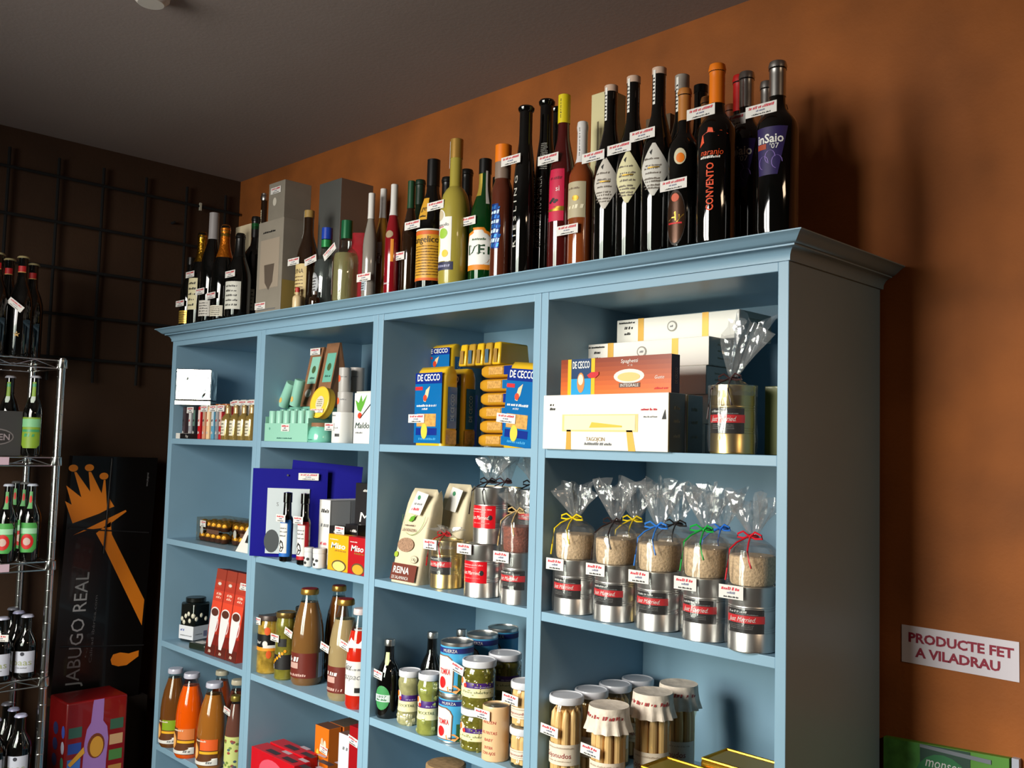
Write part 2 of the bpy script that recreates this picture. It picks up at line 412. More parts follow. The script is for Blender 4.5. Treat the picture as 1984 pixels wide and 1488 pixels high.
def L_convento(t, p, h, r):
    S = Cyl(p, .42); m = MB(); O = C((226, 74, 22))
    m.poly(S, [(-.028, h*.52), (-.022, h*.585), (-.012, h*.60), (-.010, h*.625), (-.002, h*.62), (0, h*.595), (.014, h*.605), (.028, h*.588), (.010, h*.575), (0, h*.56), (-.014, h*.545), (-.020, h*.54)], O, 1)
    m.text(S, 'naranjo', -.004, h*.49, h*.035, O, 1, w=.044, shear=.2); m.scrib(S, -.026, h*.455, .04, h*.014, WHITE, 1)
    m.text(S, 'CONVENTO', -.006, h*.30, .014, O, 1, w=h*.26, rot=math.pi/2, bold=.02)
    m.build('label', t)
def L_diamond(col):
    def f(t, p, h, r):
        S = Cyl(p, .35); m = MB(); a, b = h*.30, h*.58; k = 12; rows = []
        for i in range(k+1):
            q = i/k; half = .0335*min(1, min(q, 1-q)*2.0+.10); rows.append((a+(b-a)*q, -half*.92, half))
        m.rows(S, rows, col, 1)
        m.poly(S, [(-.008, h*.53), (-.004, h*.515), (-.002, h*.545), (-.0045, h*.54)], INK, 2)
        for i, q in enumerate((.49, .455, .44, .415, .385, .37, .35, .335)): m.scrib(S, -.02+.003*(i % 2), h*q, .032, h*.011, C((110, 100, 90)), 2)
        m.rect(S, -.010, h*.445, .012, h*.452, GOLDP, 3); m.build('label', t)
        s2 = Cyl(p, .0); m = MB(); m.rect(s2, -.009, h*.80, .004, h*.985, WHITE, 3)
        for i in range(7): m.scrib(s2, -.008, h*(.815+.02*i), .010, h*.011, INK, 4)
        m.build('seal_strip', t)
    return f
def vtext(txt, z0, z1, size, col, a0=0., bold=0., block=None):
    def f(t, p, h, r):
        S = Cyl(p, a0); m = MB(); m.text(S, txt, 0, h*(z0+z1)/2, size, col, 1, w=h*(z1-z0), rot=math.pi/2, bold=bold)
        if block:
            for i in range(14): m.scrib(S, -.004, h*(block+.011*i), .022, h*.007, col, 1)
        m.build('lettering', t)
    return f
LG = C((196, 192, 182))
def capdraw(m, S, h, lo, hi, col, txt):
    m.text(S, txt, 0, h*(lo+hi)/2, .006, col, 3, w=h*(hi-lo)*.7, rot=math.pi/2)
B = bottle
YEL = C((218, 196, 30), .35); ORA = C((226, 118, 20), .35); SIL = M('silver_capsule', (196, 194, 190), .3, 1)
# front row, right to left
B('wine_bottle', 'wine bottle with silver capsule and purple label, last at the right end of the row', 1507, 122, 0.000, .0375, 'bordeaux', BLACKG, (.80, 1, SIL), L_insaio, .71, tagx=-.012)
B('wine_bottle', 'black wine bottle with silver capsule and purple label beside the orange capped bottle', 1447, 142, 0.062, .035, 'bordeaux', BLACKG, (.80, 1, SIL), L_insaio, .71, tagx=-.012)
B('wine_bottle', 'black wine bottle with bright orange capsule and orange lettering', 1390, 127, -0.009, .037, 'bordeaux', BLACKG, (.78, 1, ORA), L_convento, .72, tagx=-.012)
def L_oval(t, p, h, r):
    S = Cyl(p, .1); m = MB(); m.disc(S, 0, h*.19, .021, h*.17, C((40, 30, 26)), 1); m.disc(S, 0, h*.19, .019, h*.155, C((74, 50, 36), .3, .6), 2)
    m.text(S, 'Ay', 0, h*.20, .018, GOLDP, 3, shear=.4); m.rect(S, -.014, h*.15, .014, h*.16, RED, 3); m.disc(S, 0, h*.31, .008, .008, C((200, 90, 60)), 3)
    m.disc(S, .008, h*.56, .012, h*.05, C((200, 190, 160)), 1); m.disc(S, .009, h*.55, .008, h*.03, ORA, 2); m.build('label', t)
B('liqueur_bottle', 'small dark bottle with wooden stopper and gold oval label, before the orange capped bottle', 1327, 174, -0.004, .031, 'bordeaux', BLACKG, (.80, 1, C((176, 112, 48), .5)), L_oval, .39, capname='stopper')
for i, (u, v, y, c, lb) in enumerate(((1277.6, 134, .0, C((204, 200, 192)), 'tallest of three slim black bottles with grey diamond labels, right one'),
        (1228, 150.5, .019, C((214, 206, 164)), 'slim black bottle with a cream yellow diamond label, middle of three'),
        (1184.5, 168, .026, C((200, 192, 182)), 'slim black bottle with a grey diamond label, beside the white capped rose bottle'))):
    B('wine_bottle', lb, u, v, y, .0325, 'slope', BLACKG, (.965, 1, C((200, 170, 150))), L_diamond(c), (.635, .60, .60)[i], capname='stopper', tagx=(-.016, -.01, -.02)[i], tilt=(0, 0, .0)[i])
def L_rose(t, p, h, r):
    S = Cyl(p, .1); m = MB(); T = C((176, 164, 134)); m.rect(S, -.027, h*.34, .027, h*.58, T, 1); m.disc(S, .004, h*.47, .008, .006, GOLDP, 2)
    m.scrib(S, -.022, h*.40, .040, h*.03, C((230, 220, 190)), 2); m.scrib(S, -.018, h*.53, .03, h*.014, C((120, 100, 80)), 2); m.build('label', t)
    m = MB(); capdraw(m, Cyl(p, .1), h, .72, 1, INK, 'apotic'); m.build('cap_lettering', t)
ROSE = M('rose_wine', (128, 62, 28), .12, coat=.7)
B('wine_bottle', 'amber rose wine bottle with white capsule and tan label', 1129.4, 238, 0.025, .028, 'bordeaux', ROSE, (.72, 1, C((210, 206, 204), .35)), L_rose, .265, tagx=-.012)
def L_pink(t, p, h, r):
    S = Cyl(p, .25); m = MB(); P = C((190, 20, 64)); m.rect(S, -.021, h*.28, .019, h*.57, P, 1)
    m.scrib(S, -.016, h*.51, .03, h*.018, C((120, 10, 40)), 2); m.text(S, 'si', .004, h*.46, .012, WHITE, 2)
    for i in range(5): m.disc(S, -.014+.004*i, h*(.385+.008*(i % 3)), .004, .003, INK, 2)
    m.rows(S, [(h*.335, -.021, .019), (h*.345, -.021, .019), (h*.36, -.004, .019)], GOLDP, 2); m.build('label', t)
    m = MB(); capdraw(m, Cyl(p, .1), h, .84, 1, INK, 'apsis'); m.build('cap_lettering', t)
RUBY = M('dark_rose_wine', (70, 18, 16), .1, coat=.7)
B('wine_bottle', 'dark red wine bottle with yellow capsule and pink label', 1094, 186, 0.030, .031, 'slope', RUBY, (.84, 1, YEL), L_pink, .635, tagx=-.018)
B('wine_bottle', 'slim black flute bottle with long rows of pale vertical print', 1060, 195, 0.057, .027, 'flute', BLACKG, None, vtext('GEWURZTRAMINER', .16, .56, .012, LG, .25, block=.60))
B('wine_bottle', 'slim black flute bottle with spaced vertical lettering', 1020, 207.5, 0.004, .0265, 'flute', BLACKG, None, vtext('R I E S L I N G', .16, .58, .010, LG, -.1), .68, tagx=-.02)
ORL = M('clouded_brown_liqueur', (82, 38, 24), .14, coat=.6); FROST = M('frosted_neck', (130, 110, 96), .35)
def L_blue(t, p, h, r):
    S = Cyl(p, .15); m = MB(); bb = C((60, 130, 220), .2, .5); m.rows(S, [(h*.22, -.008, .012), (h*.42, -.010, .014), (h*.55, -.012, .008)], C((30, 60, 130), .2, .4), 1)
    for i in range(9): m.scrib(S, -.012, h*(.23+.035*i), .024, h*.03, (bb, C((200, 225, 245), .2))[i % 2], 2)
    m.build('label', t); cap_geo(p, h*.745, h*.89, FROST, .0004).build('frosted_neck', t)
B('liqueur_bottle', 'tube shaped brown cream liqueur bottle with orange cap and shiny blue label', 976, 283, -0.000, .0255, 'tube', ORL, (.87, 1, ORA), L_blue, .80 if False else None, capname='cap')
def L_izet(t, p, h, r):
    S = Cyl(p, .55); m = MB(); O = C((220, 130, 30)); m.rows(S, [(h*.11, -.042, .042), (h*.20, -.042, .042), (h*.33, -.042, .042), (h*.40, -.036, .026), (h*.44, -.018, .010)], O, 1)
    m.rows(S, [(h*.15, -.038, .040), (h*.20, -.038, .042), (h*.32, -.038, .040), (h*.38, -.032, .022), (h*.42, -.014, .006)], WHITE, 2)
    m.text(S, 'IZET', 0, h*.27, h*.075, C((20, 60, 30)), 3, w=.066, bold=.03); m.poly(S, [(.010, h*.15), (.041, h*.15), (.041, h*.23), (.030, h*.22), (.02, h*.17)], O, 3)
    m.scrib(S, -.02, h*.34, .036, h*.02, C((60, 90, 60)), 3); m.build('label', t)
    S = Cyl(p, 0); m = MB(); m.rect(S, -.014, h*.70, .014, h*.88, C((196, 168, 70), .3, .5), 1); m.build('neck_label', t)
    S = Cyl(p, 1.1); m = MB(); m.rect(S, -.005, h*.63, .006, h*.90, C((190, 184, 176)), 2); m.build('seal_strip', t)
B('liqueur_bottle', 'bright green liqueur bottle with black cap and round orange and white label', 941, 310, 0.035, .035, 'slope', GREENL, (.885, 1, C((14, 14, 14), .3)), L_izet, .50, capname='cap', tagx=-.02)
LIM = M('cloudy_lemon_liqueur', (158, 144, 60), .25, coat=.5)
def L_lim(t, p, h, r):
    S = Cyl(p, .0); m = MB(); m.rect(S, -.030, h*.16, .024, h*.455, WHITE, 1); m.disc(S, -.012, h*.46, .018, h*.05, WHITE, 1); m.disc(S, -.012, h*.47, .013, h*.035, C((196, 180, 150)), 2)
    m.disc(S, 0, h*.345, .014, h*.035, C((150, 190, 60)), 2); m.disc(S, -.02, h*.27, .010, h*.07, C((226, 200, 60)), 2); m.disc(S, .008, h*.21, .009, h*.025, C((236, 190, 60)), 2)
    m.text(S, 'limoncello', -.004, h*.405, .008, INK, 2, w=.042); m.scrib(S, -.018, h*.385, .02, h*.009, RED, 2)
    m.rect(S, -.030, h*.10, .030, h*.155, C((40, 42, 74)), 1); m.scrib(S, -.02, h*.12, .04, h*.02, C((150, 150, 180)), 2); m.build('label', t)
    S = Cyl(p, -.6); m = MB(); m.rect(S, -.005, h*.80, .007, h*.985, WHITE, 3); m.build('seal_strip', t)
B('liqueur_bottle', 'pale yellow lemon liqueur bottle with gold cap and lemon label', 885.7, 271.5, -0.000, .036, 'onion', LIM, (.87, 1, C((170, 130, 60), .35, .4)), L_lim, .545, capname='cap', tagx=-.03)
def L_ang(t, p, h, r):
    S = Cyl(p, .45); m = MB(); Yc = C((206, 152, 46), .4); m.rect(S, -.044, h*.08, .044, h*.45, Yc, 1); m.rect(S, -.044, h*.42, .044, h*.447, C((206, 92, 30)), 2); m.rect(S, -.044, h*.452, .044, h*.462, WHITE, 2); m.rect(S, -.044, h*.08, .044, h*.10, C((206, 92, 30)), 2)
    m.text(S, 'angelico', 0, h*.385, h*.05, INK, 3, w=.07)
    for i in range(11): m.scrib(S, -.036, h*(.12+.021*i), .072, h*.008, C((90, 60, 20)), 3)
    m.build('label', t); S = Cyl(p, .2); m = MB(); m.rect(S, -.016, h*.53, .012, h*.70, Yc, 3); m.text(S, 'ge', -.002, h*.62, .014, INK, 4, shear=.3); m.scrib(S, -.012, h*.55, .02, h*.015, INK, 4); m.build('shoulder_label', t)
B('liqueur_bottle', 'broad black liqueur bottle with black cap and large yellow orange label', 841, 311, 0.030, .038, 'slope', BLACKG, (.80, 1, C((16, 15, 15), .3)), L_ang, .505, capname='cap', tagx=-.03)
B('wine_bottle', 'slim dark bottle with dark green capsule beside the black liqueur bottle', 798, 352, 0.020, .021, 'slope', BROWNG, (.76, 1, C((20, 62, 36), .4)), None, .34, tagx=-.022)
PINKL = M('red_pink_liqueur', (124, 18, 26), .1, coat=.7)
def L_pk(t, p, h, r):
    S = Cyl(p, .35); m = MB(); m.disc(S, 0, h*.545, .012, .010, C((150, 130, 100)), 1); m.rect(S, .006, h*.30, .014, h*.50, C((210, 130, 30)), 1); m.scrib(S, -.012, h*.10, .02, h*.02, C((190, 190, 190)), 1); m.build('label', t)
B('wine_bottle', 'slim red liqueur bottle with tall white capsule', 765, 358.5, 0.000, .0205, 'slope', PINKL, (.72, 1, C((200, 196, 192))), L_pk, .24 if False else None)
AMB = M('amber_liqueur', (164, 112, 34), .12, coat=.7)
B('wine_bottle', 'slim golden amber bottle with ragged white capsule', 744, 367, 0.045, .020, 'slope', AMB, (.74, 1, C((196, 192, 188))), L_simple(.40, .52, .024, WHITE, a0=.3, lines=1), .36, tagx=-.01)
WSP = M('milky_clear_spirit', (132, 126, 118), .1, coat=.8)
B('wine_bottle', 'slim milky clear bottle with white capsule left of the amber one', 721, 375.5, 0.000, .0195, 'slope', WSP, (.76, 1, C((206, 202, 198))), L_simple(.08, .24, .028, C((150, 160, 168)), a0=-.2, lines=3), .20, tagx=.006)
HERB = M('herb_liqueur', (122, 106, 62), .25, noise=.5, nscale=60)
def L_herb(t, p, h, r):
    S = Cyl(p, -.1); m = MB(); m.rect(S, -.030, h*.10, -.010, h*.50, C((186, 178, 170)), 1)
    for i in range(7): m.scrib(S, -.027, h*(.13+.045*i), .015, h*.015, INKR if i % 3 == 0 else INK, 2)
    m.build('label', t)
    m = MB(); random.seed(3)
    for i in range(12):
        a = random.random()*6.28; q = random.random()*.02
        m.tube([(q*math.cos(a), q*math.sin(a), .01), (q*1.2*math.cos(a+.4), q*math.sin(a+.4), h*.3), (q*math.cos(a+1), q*1.3*math.sin(a+1), h*.52)], .0012, C((150, 130, 70)), 5)
    m.build('herb_sprigs', t)
B('liqueur_bottle', 'clear flask with dried herbs inside and round green stopper', 673, 428.6, 0.000, .036, 'onion', CLEAR, (.78, 1, C((30, 96, 60), .25, .3)), L_herb, .62, capname='stopper', content=(M('pale_herb_spirit', (170, 156, 110), .2, alpha=.55), .60), tilt=-.5, tagx=-.03)
def L_sil(t, p, h, r):
    S = Cyl(p, -.2); m = MB(); m.disc(S, .0, h*.30, .022, h*.14, C((170, 172, 176), .35, .4), 1); m.disc(S, .0, h*.30, .019, h*.12, C((200, 202, 206), .35, .3), 2)
    for i in range(5): m.scrib(S, -.013, h*(.22+.035*i), .026, h*.015, INK, 3)
    m.build('medallion', t); cap_geo(p, h*.76, h*.85, C((40, 130, 70), .3, .3)).build('collar', t)
B('liqueur_bottle', 'clear round spirit flask with blue cap and silver oval medallion', 634.6, 442.6, 0.038, .036, 'onion', CLEAR, (.86, 1, C((24, 60, 160), .3)), L_sil, .60, capname='cap', content=(M('grey_spirit', (96, 98, 100), .15, alpha=.5), .6), tilt=-.15, tagx=-.03)
def L_parch(t, p, h, r):
    S = Cyl(p, -.05); m = MB(); Pc = C((200, 176, 122)); m.rect(S, -.034, h*.05, .034, h*.46, Pc, 1); m.text(S, 'QUINA', 0, h*.39, h*.045, C((70, 50, 30)), 2, w=.05)
    for i in range(8): m.scrib(S, -.026, h*(.09+.034*i), .05, h*.013, C((96, 70, 44)), 2)
    m.build('label', t); S = Cyl(p, -.5); m = MB(); m.rect(S, -.006, h*.72, .006, h*.99, WHITE, 2); m.scrib(S, -.004, h*.85, .008, .006, INK, 3); m.build('seal_strip', t)
B('liqueur_bottle', 'brown glass bottle with parchment label and white strip over its neck', 600, 409, 0.035, .034, 'slope', BROWNG, (.93, 1, C((150, 120, 60))), L_parch, .49, capname='stopper', tagx=-.02)
B('miniature_bottle', 'tiny cream bottle with a red cap before the parchment label bottle', 577, 558, -0.010, .014, 'onion', C((206, 182, 140), .3), (.80, 1, C((170, 30, 24), .3)), None, None, capname='cap')
B('miniature_bottle', 'tiny dark jar shaped bottle with silver cap before the blue capped flask', 610, 565, -0.010, .015, 'onion', BROWNG, (.80, 1, SIL), None, None, capname='cap')

# boxes among the bottles
def carton(name, label, cat, x0, x1, y0, y1, z0, z1, mat, mats=None, draw=None, bevel=.0012, rz=0, group=None, rot=None):
    """box whose front-left-bottom corner is the local origin"""
    t = thing(name, label, cat, (x0, y0, z0), rz, group, rot)
    w, dd, h = x1-x0, y1-y0, z1-z0
    MB().box(0, w, 0, dd, 0, h, mat, mats).build('carton', t, False, bevel=bevel)
    if draw:
        m = MB(); draw(m, Plane((0, 0, 0)), Plane((w, 0, 0), (0, 1, 0), (0, 0, 1), (1, 0, 0)), w, dd, h); m.build('print', t, False)
    return t
GBX = M('grey_card', (132, 124, 112), .5, noise=.06, nscale=20)
xa = on_y(500, 600, .0)[0]; xb = on_y(548, 600, .0)[0]; za = on_y(548, 423, .0)[1]
def d_boxA(m, S, R, w, d, h):
    m.rect(S, w*.12, h*.28, w*.88, h*.80, C((150, 136, 120)), 1); m.rows(S, [(h*.26, w*.5, w*.5), (h*.34, w*.35, w*.65), (h*.53, w*.3, w*.7)], C((84, 72, 62)), 2); m.scrib(S, w*.2, h*.87, w*.5, h*.02, INK, 2); m.scrib(S, w*.1, h*.05, w*.7, h*.02, GREY, 2)
    m.rect(R, d*.02, h*.02, d*.6, h*.35, C((150, 128, 70)), 1)
tb = carton('gift_carton', 'lower grey gift carton with cut-out window, standing before a taller grey box', 'carton', xa, xb, -.01, .075, ZTOP, za, GBX, None, d_boxA)
price_tag(tb, -.001, .03, .03)
xc = on_y(519, 420, .09)[0]; xd = on_y(549.6, 420, .09)[0]; zb = on_y(549.6, 348, .09)[1]
tb = carton('gift_carton', 'taller grey gift carton behind the one with the window', 'carton', xc, xd, .09, .19, ZTOP, zb, GBX, None, lambda m, S, R, w, d, h: m.disc(S, w*.4, h*.86, .011, .014, C((196, 188, 174)), 1))
price_tag(tb, -.001, (zb-ZTOP)*.94, .045)
xe, xf = on_y(617, 420, .12)[0], on_y(659, 420, .12)[0]
carton('gift_carton', 'dark silver square carton standing behind the herb flask', 'carton', xe, xf, .12, .24, ZTOP, on_y(659, 345, .12)[1], M('silver_card', (120, 120, 116), .25, .6, noise=.1, nscale=3))
xg, xh = on_y(455, 480, .10)[0], on_y(484, 480, .10)[0]
carton('gift_carton', 'cream carton behind the black capped cava bottle', 'carton', xg, xh, .10, .17, ZTOP, on_y(484, 433, .10)[1], C((206, 190, 158)), None, lambda m, S, R, w, d, h: m.disc(S, w*.4, h*.86, w*.22, h*.05, C((120, 90, 60)), 1))  # brown disc paints the bottle's cast shadow on the carton front
xi, xj = on_y(1142, 250, .07)[0], on_y(1172, 250, .07)[0]
carton('gift_carton', 'tall cream carton with a dark ribbon behind the slim black bottles', 'carton', xi, xj+.01, .075, .13, ZTOP, on_y(1172, 174, .07)[1], C((206, 196, 150)), None,
       lambda m, S, R, w, d, h: (m.rect(S, 0, h*.52, w, h*.535, INK, 1), m.rect(S, w*.33, h*.56, w*.42, h*.84, C((110, 100, 70)), 1), m.rect(S, w*.33, h*.40, w*.40, h*.5, C((110, 100, 70)), 1), m.rect(S, .0, h*.30, w, h*.31, C((120, 104, 70)), 1)))
carton('gift_carton', 'brown grey carton mostly hidden behind the three slim bottles', 'carton', 1.985, 2.05, .125, .19, ZTOP, ZTOP+.34, C((120, 100, 76)))
# bag of red cloth behind the white bottles
xk = on_y(690, 450, .13)[0]
bg = MB(); bg.lathe([(.04, 0), (.05, .02), (.052, .12), (.046, .17), (.03, .20), (.026, .215), (.034, .24), (0, .245)], M('red_cloth', (150, 16, 28), .8, noise=.2, nscale=40), 20, wob=lambda r, a, t: r*(1+.06*math.sin(7*a)))
bgt = tag(bg.build('cloth_bag', loc=(xk, .15, ZTOP)), 'red cloth bag behind the herb flask and milky bottle', 'bag')
# left end: sparkling wines
DK = C((14, 13, 12), .3)
def L_cava(c, z0, z1, w, a0=.2):
    def f(t, p, h, r):
        S = Cyl(p, a0); m = MB(); m.rect(S, -w/2, h*z0, w/2, h*z1, c, 1)
        for i in range(5): m.scrib(S, -w*.36, h*(z0+(z1-z0)*(.12+.17*i)), w*.68, (z1-z0)*h*.07, INK, 2)
        m.build('label', t)
    return f
def gtop(c):
    def f(t, p, h, r): cap_geo(p, h*.88, h*.935, c).build('neck_band', t)
    return f
def both(*fs):
    def f(*a):
        for q in fs: q(*a)
    return f
GB = C((30, 130, 60), .3, .3)
B('wine_bottle', 'dark bottle with green neck band, right of the cream carton', 496.6, 421, 0.060, .034, 'bordeaux', BLACKG, (.80, 1, DK), both(gtop(GB), L_cava(C((200, 196, 180)), .1, .3, .02, .9)), .40, tagx=.0)
B('cava_bottle', 'sparkling wine bottle with black capsule and large grey white label', 466.5, 453, -0.009, .040, 'champ', BLACKG, (.72, 1, DK), L_cava(C((196, 194, 184)), .10, .42, .062, .5), .50, tagx=.02)
B('cava_bottle', 'sparkling wine bottle with orange foil neck and green band', 438, 437, 0.003, .040, 'champ', BLACKG, (.66, 1, ORGF), both(gtop(GB), L_cava(C((200, 192, 174)), .05, .16, .05, .5)), .26, tagx=.0)
B('wine_bottle', 'dark tall bottle with pale grey capsule between the two gold necked bottles', 416, 413.5, -0.000, .037, 'slope', BLACKG, (.76, 1, C((146, 140, 140), .4)), L_cava(C((190, 184, 176)), .06, .2, .05, .4), .28, tagx=.0)
B('cava_bottle', 'sparkling wine bottle with gold foil neck and tall cream strip label', 393, 451, 0.020, .040, 'champ', BLACKG, (.68, 1, GOLDF), L_cava(C((206, 196, 158)), .17, .50, .042, .35), .54, tagx=-.0)
B('wine_bottle', 'dark bottle with small gold label at the left end of the cornice', 371, 500, 0.018, .032, 'slope', BLACKG, (.9, 1, DK), L_cava(C((196, 160, 70), .3, .5), .06, .24, .05, .35), .34, tagx=-.0)
# partly hidden second row
B('wine_bottle', 'black flute bottle hidden behind the yellow capped bottle', 1080, 210, 0.140, .028, 'flute', BLACKG)
B('liqueur_bottle', 'broad black bottle behind the lemon liqueur', 905, 330, 0.130, .040, 'bordeaux', BLACKG, (.8, 1, DK), capname='cap')
B('liqueur_bottle', 'dark broad bottle behind the green capped slim bottle', 868, 345, 0.150, .040, 'bordeaux', BLACKG, (.8, 1, DK), capname='cap')
B('wine_bottle', 'dark bottle with dark cap behind the green capsule bottle', 815, 350, 0.130, .034, 'bordeaux', GREENG, (.8, 1, C((16, 40, 26), .4)))
B('liqueur_bottle', 'clear bottle with black cap half hidden behind the green liqueur', 966, 345, 0.130, .034, 'slope', BLACKG, (.86, 1, DK), capname='cap')
B('wine_bottle', 'thin necked bottle with bright silver cap behind the tall grey carton', 513, 376, 0.240, .030, 'bordeaux', BROWNG, (.95, 1, SIL), L_cava(CREAM, .78, .88, .014, 0))
B('wine_bottle', 'black bottle with white seal behind the wooden stoppered bottle', 1322, 148, 0.095, .034, 'slope', BLACKG, (.92, 1, C((150, 140, 130))), L_diamond(C((196, 190, 170))), capname='stopper')
B('wine_bottle', 'black bottle with dark stopper and seal strip left of the orange capsule', 1358, 167, 0.165, .034, 'slope', BLACKG, (.96, 1, DK), None, capname='stopper')
B('liqueur_bottle', 'dark bottle with tan wooden stopper behind the orange capped one', 1371, 190, 0.062, .031, 'bordeaux', BLACKG, (.80, 1, C((150, 92, 40), .5)), None, capname='stopper')
B('liqueur_bottle', 'dark bottle with brown stopper between orange and silver capsules', 1416, 205, 0.159, .031, 'bordeaux', BLACKG, (.80, 1, C((120, 60, 26), .5)), None, capname='stopper')
B('wine_bottle', 'bottle with red capsule just behind the left silver capsule bottle', 1434, 148, 0.114, .034, 'bordeaux', BLACKG, (.8, 1, C((170, 16, 16), .4)))
B('wine_bottle', 'bottle with silver capsule behind the last two wine bottles', 1486, 160, 0.242, .034, 'bordeaux', BLACKG, (.8, 1, SIL))
B('wine_bottle', 'dark bottle behind the last wine bottle at the right end', 1512, 205, 0.200, .034, 'bordeaux', BLACKG, (.8, 1, DK))

# ================================================================== shelf contents
def px1(u, y, v=850): return on_y(u, v, y)[0]
FABR = C
# ---- column 1, top shelf
fb = thing('metal_box', 'shiny mirror like square metal tin lying on the small packs in the first column', 'tin box', (px1(373, .032, 780), .032, Z1+.1168), math.radians(46))
MB().box(-.062, .062, 0, .07, .018, .128, FOIL).build('tin_body', fb, False, bevel=.003)
MB().box(-.0635, .0635, -.0015, .0715, 0, .017, M('rim_metal', (190, 190, 180), .2, 1)).build('base_rim', fb, False, bevel=.002)
packs = [(346, (120, 60, 66), (180, 176, 176), 'red and silver'), (354, (70, 56, 60), (60, 50, 52), 'dark plum'), (366, (150, 150, 156), (210, 208, 206), 'pale grey'), (374, (40, 40, 44), (90, 120, 110), 'dark green'),
         (384, (190, 26, 34), (230, 200, 196), 'bright red'), (393, (206, 140, 110), (180, 150, 130), 'dull pink'), (401, (236, 196, 150), (240, 214, 180), 'peach'), (410, (90, 150, 180), (190, 200, 206), 'light blue'),
         (418, (130, 130, 136), (150, 150, 150), 'mid grey'), (425, (176, 40, 46), (210, 170, 160), 'dark red')]
for i, (u, c1, c2, nm) in enumerate(packs):
    x = px1(u, .03); hh = .116 if i % 3 != 2 else .1155
    t = thing('sweet_pack', 'slim %s pack standing in the row under the shiny tin' % nm, 'pack', (x, .03, Z1), group='slim packs on the top shelf')
    MB().box(-.0095, .0095, 0, .05, 0, .112, C(c1, .35)).build('sleeve', t, False, bevel=.002)
    S = Plane((0, 0, 0)); m = MB(); m.rect(S, -.0075, .045, .0075, .10, C(c2, .35), 1); m.scrib(S, -.006, .06, .012, .012, INK if i % 2 else RED, 2); m.scrib(S, -.006, .018, .012, .010, PAPER, 2); m.build('print', t, False)
    if i in (2, 5, 7, 9): price_tag(t, -.002, .100+.004*(i % 2), .004, 0, .05)
for j, u in enumerate((372, 389, 404, 420)):
    x, y = .062+.047*j, .115
    t = MB().lathe([(.017, 0), (.018, .004), (.018, .108), (.019, .109), (.019, .124), (0, .125)], C((170, 96, 40), .35), 20).build('spice_jar', loc=(x, y, Z1))
    tag(t, 'small orange topped jar in the back row behind the slim packs', 'jar', 'orange topped jars behind the slim packs')
m = MB(); m.box(0, .075, 0, .04, 0, .018, C((26, 24, 26), .4)); S = Plane((0, 0, 0)); m.text(S, 'Pop', .05, .009, .009, PAPER, 1, shear=.2)
m.box(-.03, .0, -.001, .03, 0, .019, PAPER)
tag(m.build('sweet_box', loc=(px1(347, -.0), -.012+.015, Z1), smooth=False), 'small low black box lying at the front corner of the first column', 'box')
GDL = M('gold_oil', (150, 124, 66), .15, .4, coat=.6)
minip = [(.019, 0), (.0205, .004), (.0205, .066), (.018, .074), (.010, .084), (.0085, .088), (.0085, .106), (.010, .107), (.010, .112), (0, .113)]
def mini(label, x, y):
    t = thing('oil_bottle', label, 'small bottle', (x, y, Z1), group='small gold bottles on the top shelf')
    MB().lathe(minip, GDL, 20).build('glass_body', t); m = MB(); S = Cyl(minip, -.2); m.rect(S, -.016, .014, .016, .062, C((206, 198, 176)), 1)
    for q in range(4): m.scrib(S, -.012, .02+.010*q, .024, .004, INK, 2)
    m.build('label', t); cap_geo(minip, .086, .1125, C((206, 170, 120), .3, .5)).build('stopper', t); return t
ms = ['leftmost of the four small gold bottles in front', 'second from left of the small gold bottles in front', 'third from left of the small gold bottles in front', 'small gold bottle against the first divider, front row']
for i, u in enumerate((440, 456, 472, 487)): mm = mini(ms[i], px1(u, .03), .03)
for i, u in enumerate((452, 468, 484)):
    x = px1(u, .085)
    t = thing('oil_carton', ['left', 'middle', 'right'][i]+' one of three pale cartons with tags behind the small gold bottles', 'carton', (x, .085, Z1), group='pale cartons behind the gold bottles')
    MB().box(-.018, .018, 0, .03, 0, .135, C((196, 190, 180))).build('carton', t, False, bevel=.001); price_tag(t, -.002, .122, 0, -.1 if i == 0 else 0, .055)

# ---- column 2, top shelf: mint coloured tea range
MINT = C((140, 192, 172), .4); MINTD = C((112, 170, 150), .35); KRAFT = M('kraft_paper', (134, 92, 62), .7, noise=.1, nscale=60); CARDG = C((196, 196, 192), .4, .1)
x0, x1 = px1(511, -.002, 850), px1(594, -.002, 850)
z_t = on_y(550, 820, .0)[1]
t = thing('display_tray', 'mint green card tray holding a row of mint tubes', 'tray', (x0, 0, Z1))
w = x1-x0; hh = z_t-Z1
MB().box(0, w, 0, .0015, 0, hh, MINT).box(0, .0015, .0015, .075, 0, hh+.02, MINT).box(w-.0015, w, .0015, .075, 0, hh+.015, MINTD).box(.0015, w-.0015, .0735, .075, 0, hh+.02, MINT).box(.0015, w-.0015, .0015, .0735, 0, .0015, MINT).build('tray', t, False)
m = MB(); S = Plane((0, 0, 0)); m.scrib(S, w*.3, .008, w*.35, .004, C((60, 110, 100)), 1); m.disc(S, w*.12, hh*.7, .004, .004, C((90, 150, 130)), 1); m.build('print', t, False); price_tag(t, -.001, hh*.75, w*.5, 0, .045)
ord_ = ['leftmost', 'second', 'third', 'fourth', 'fifth', 'rightmost']
ztube = on_y(560, 796, .02)[1]
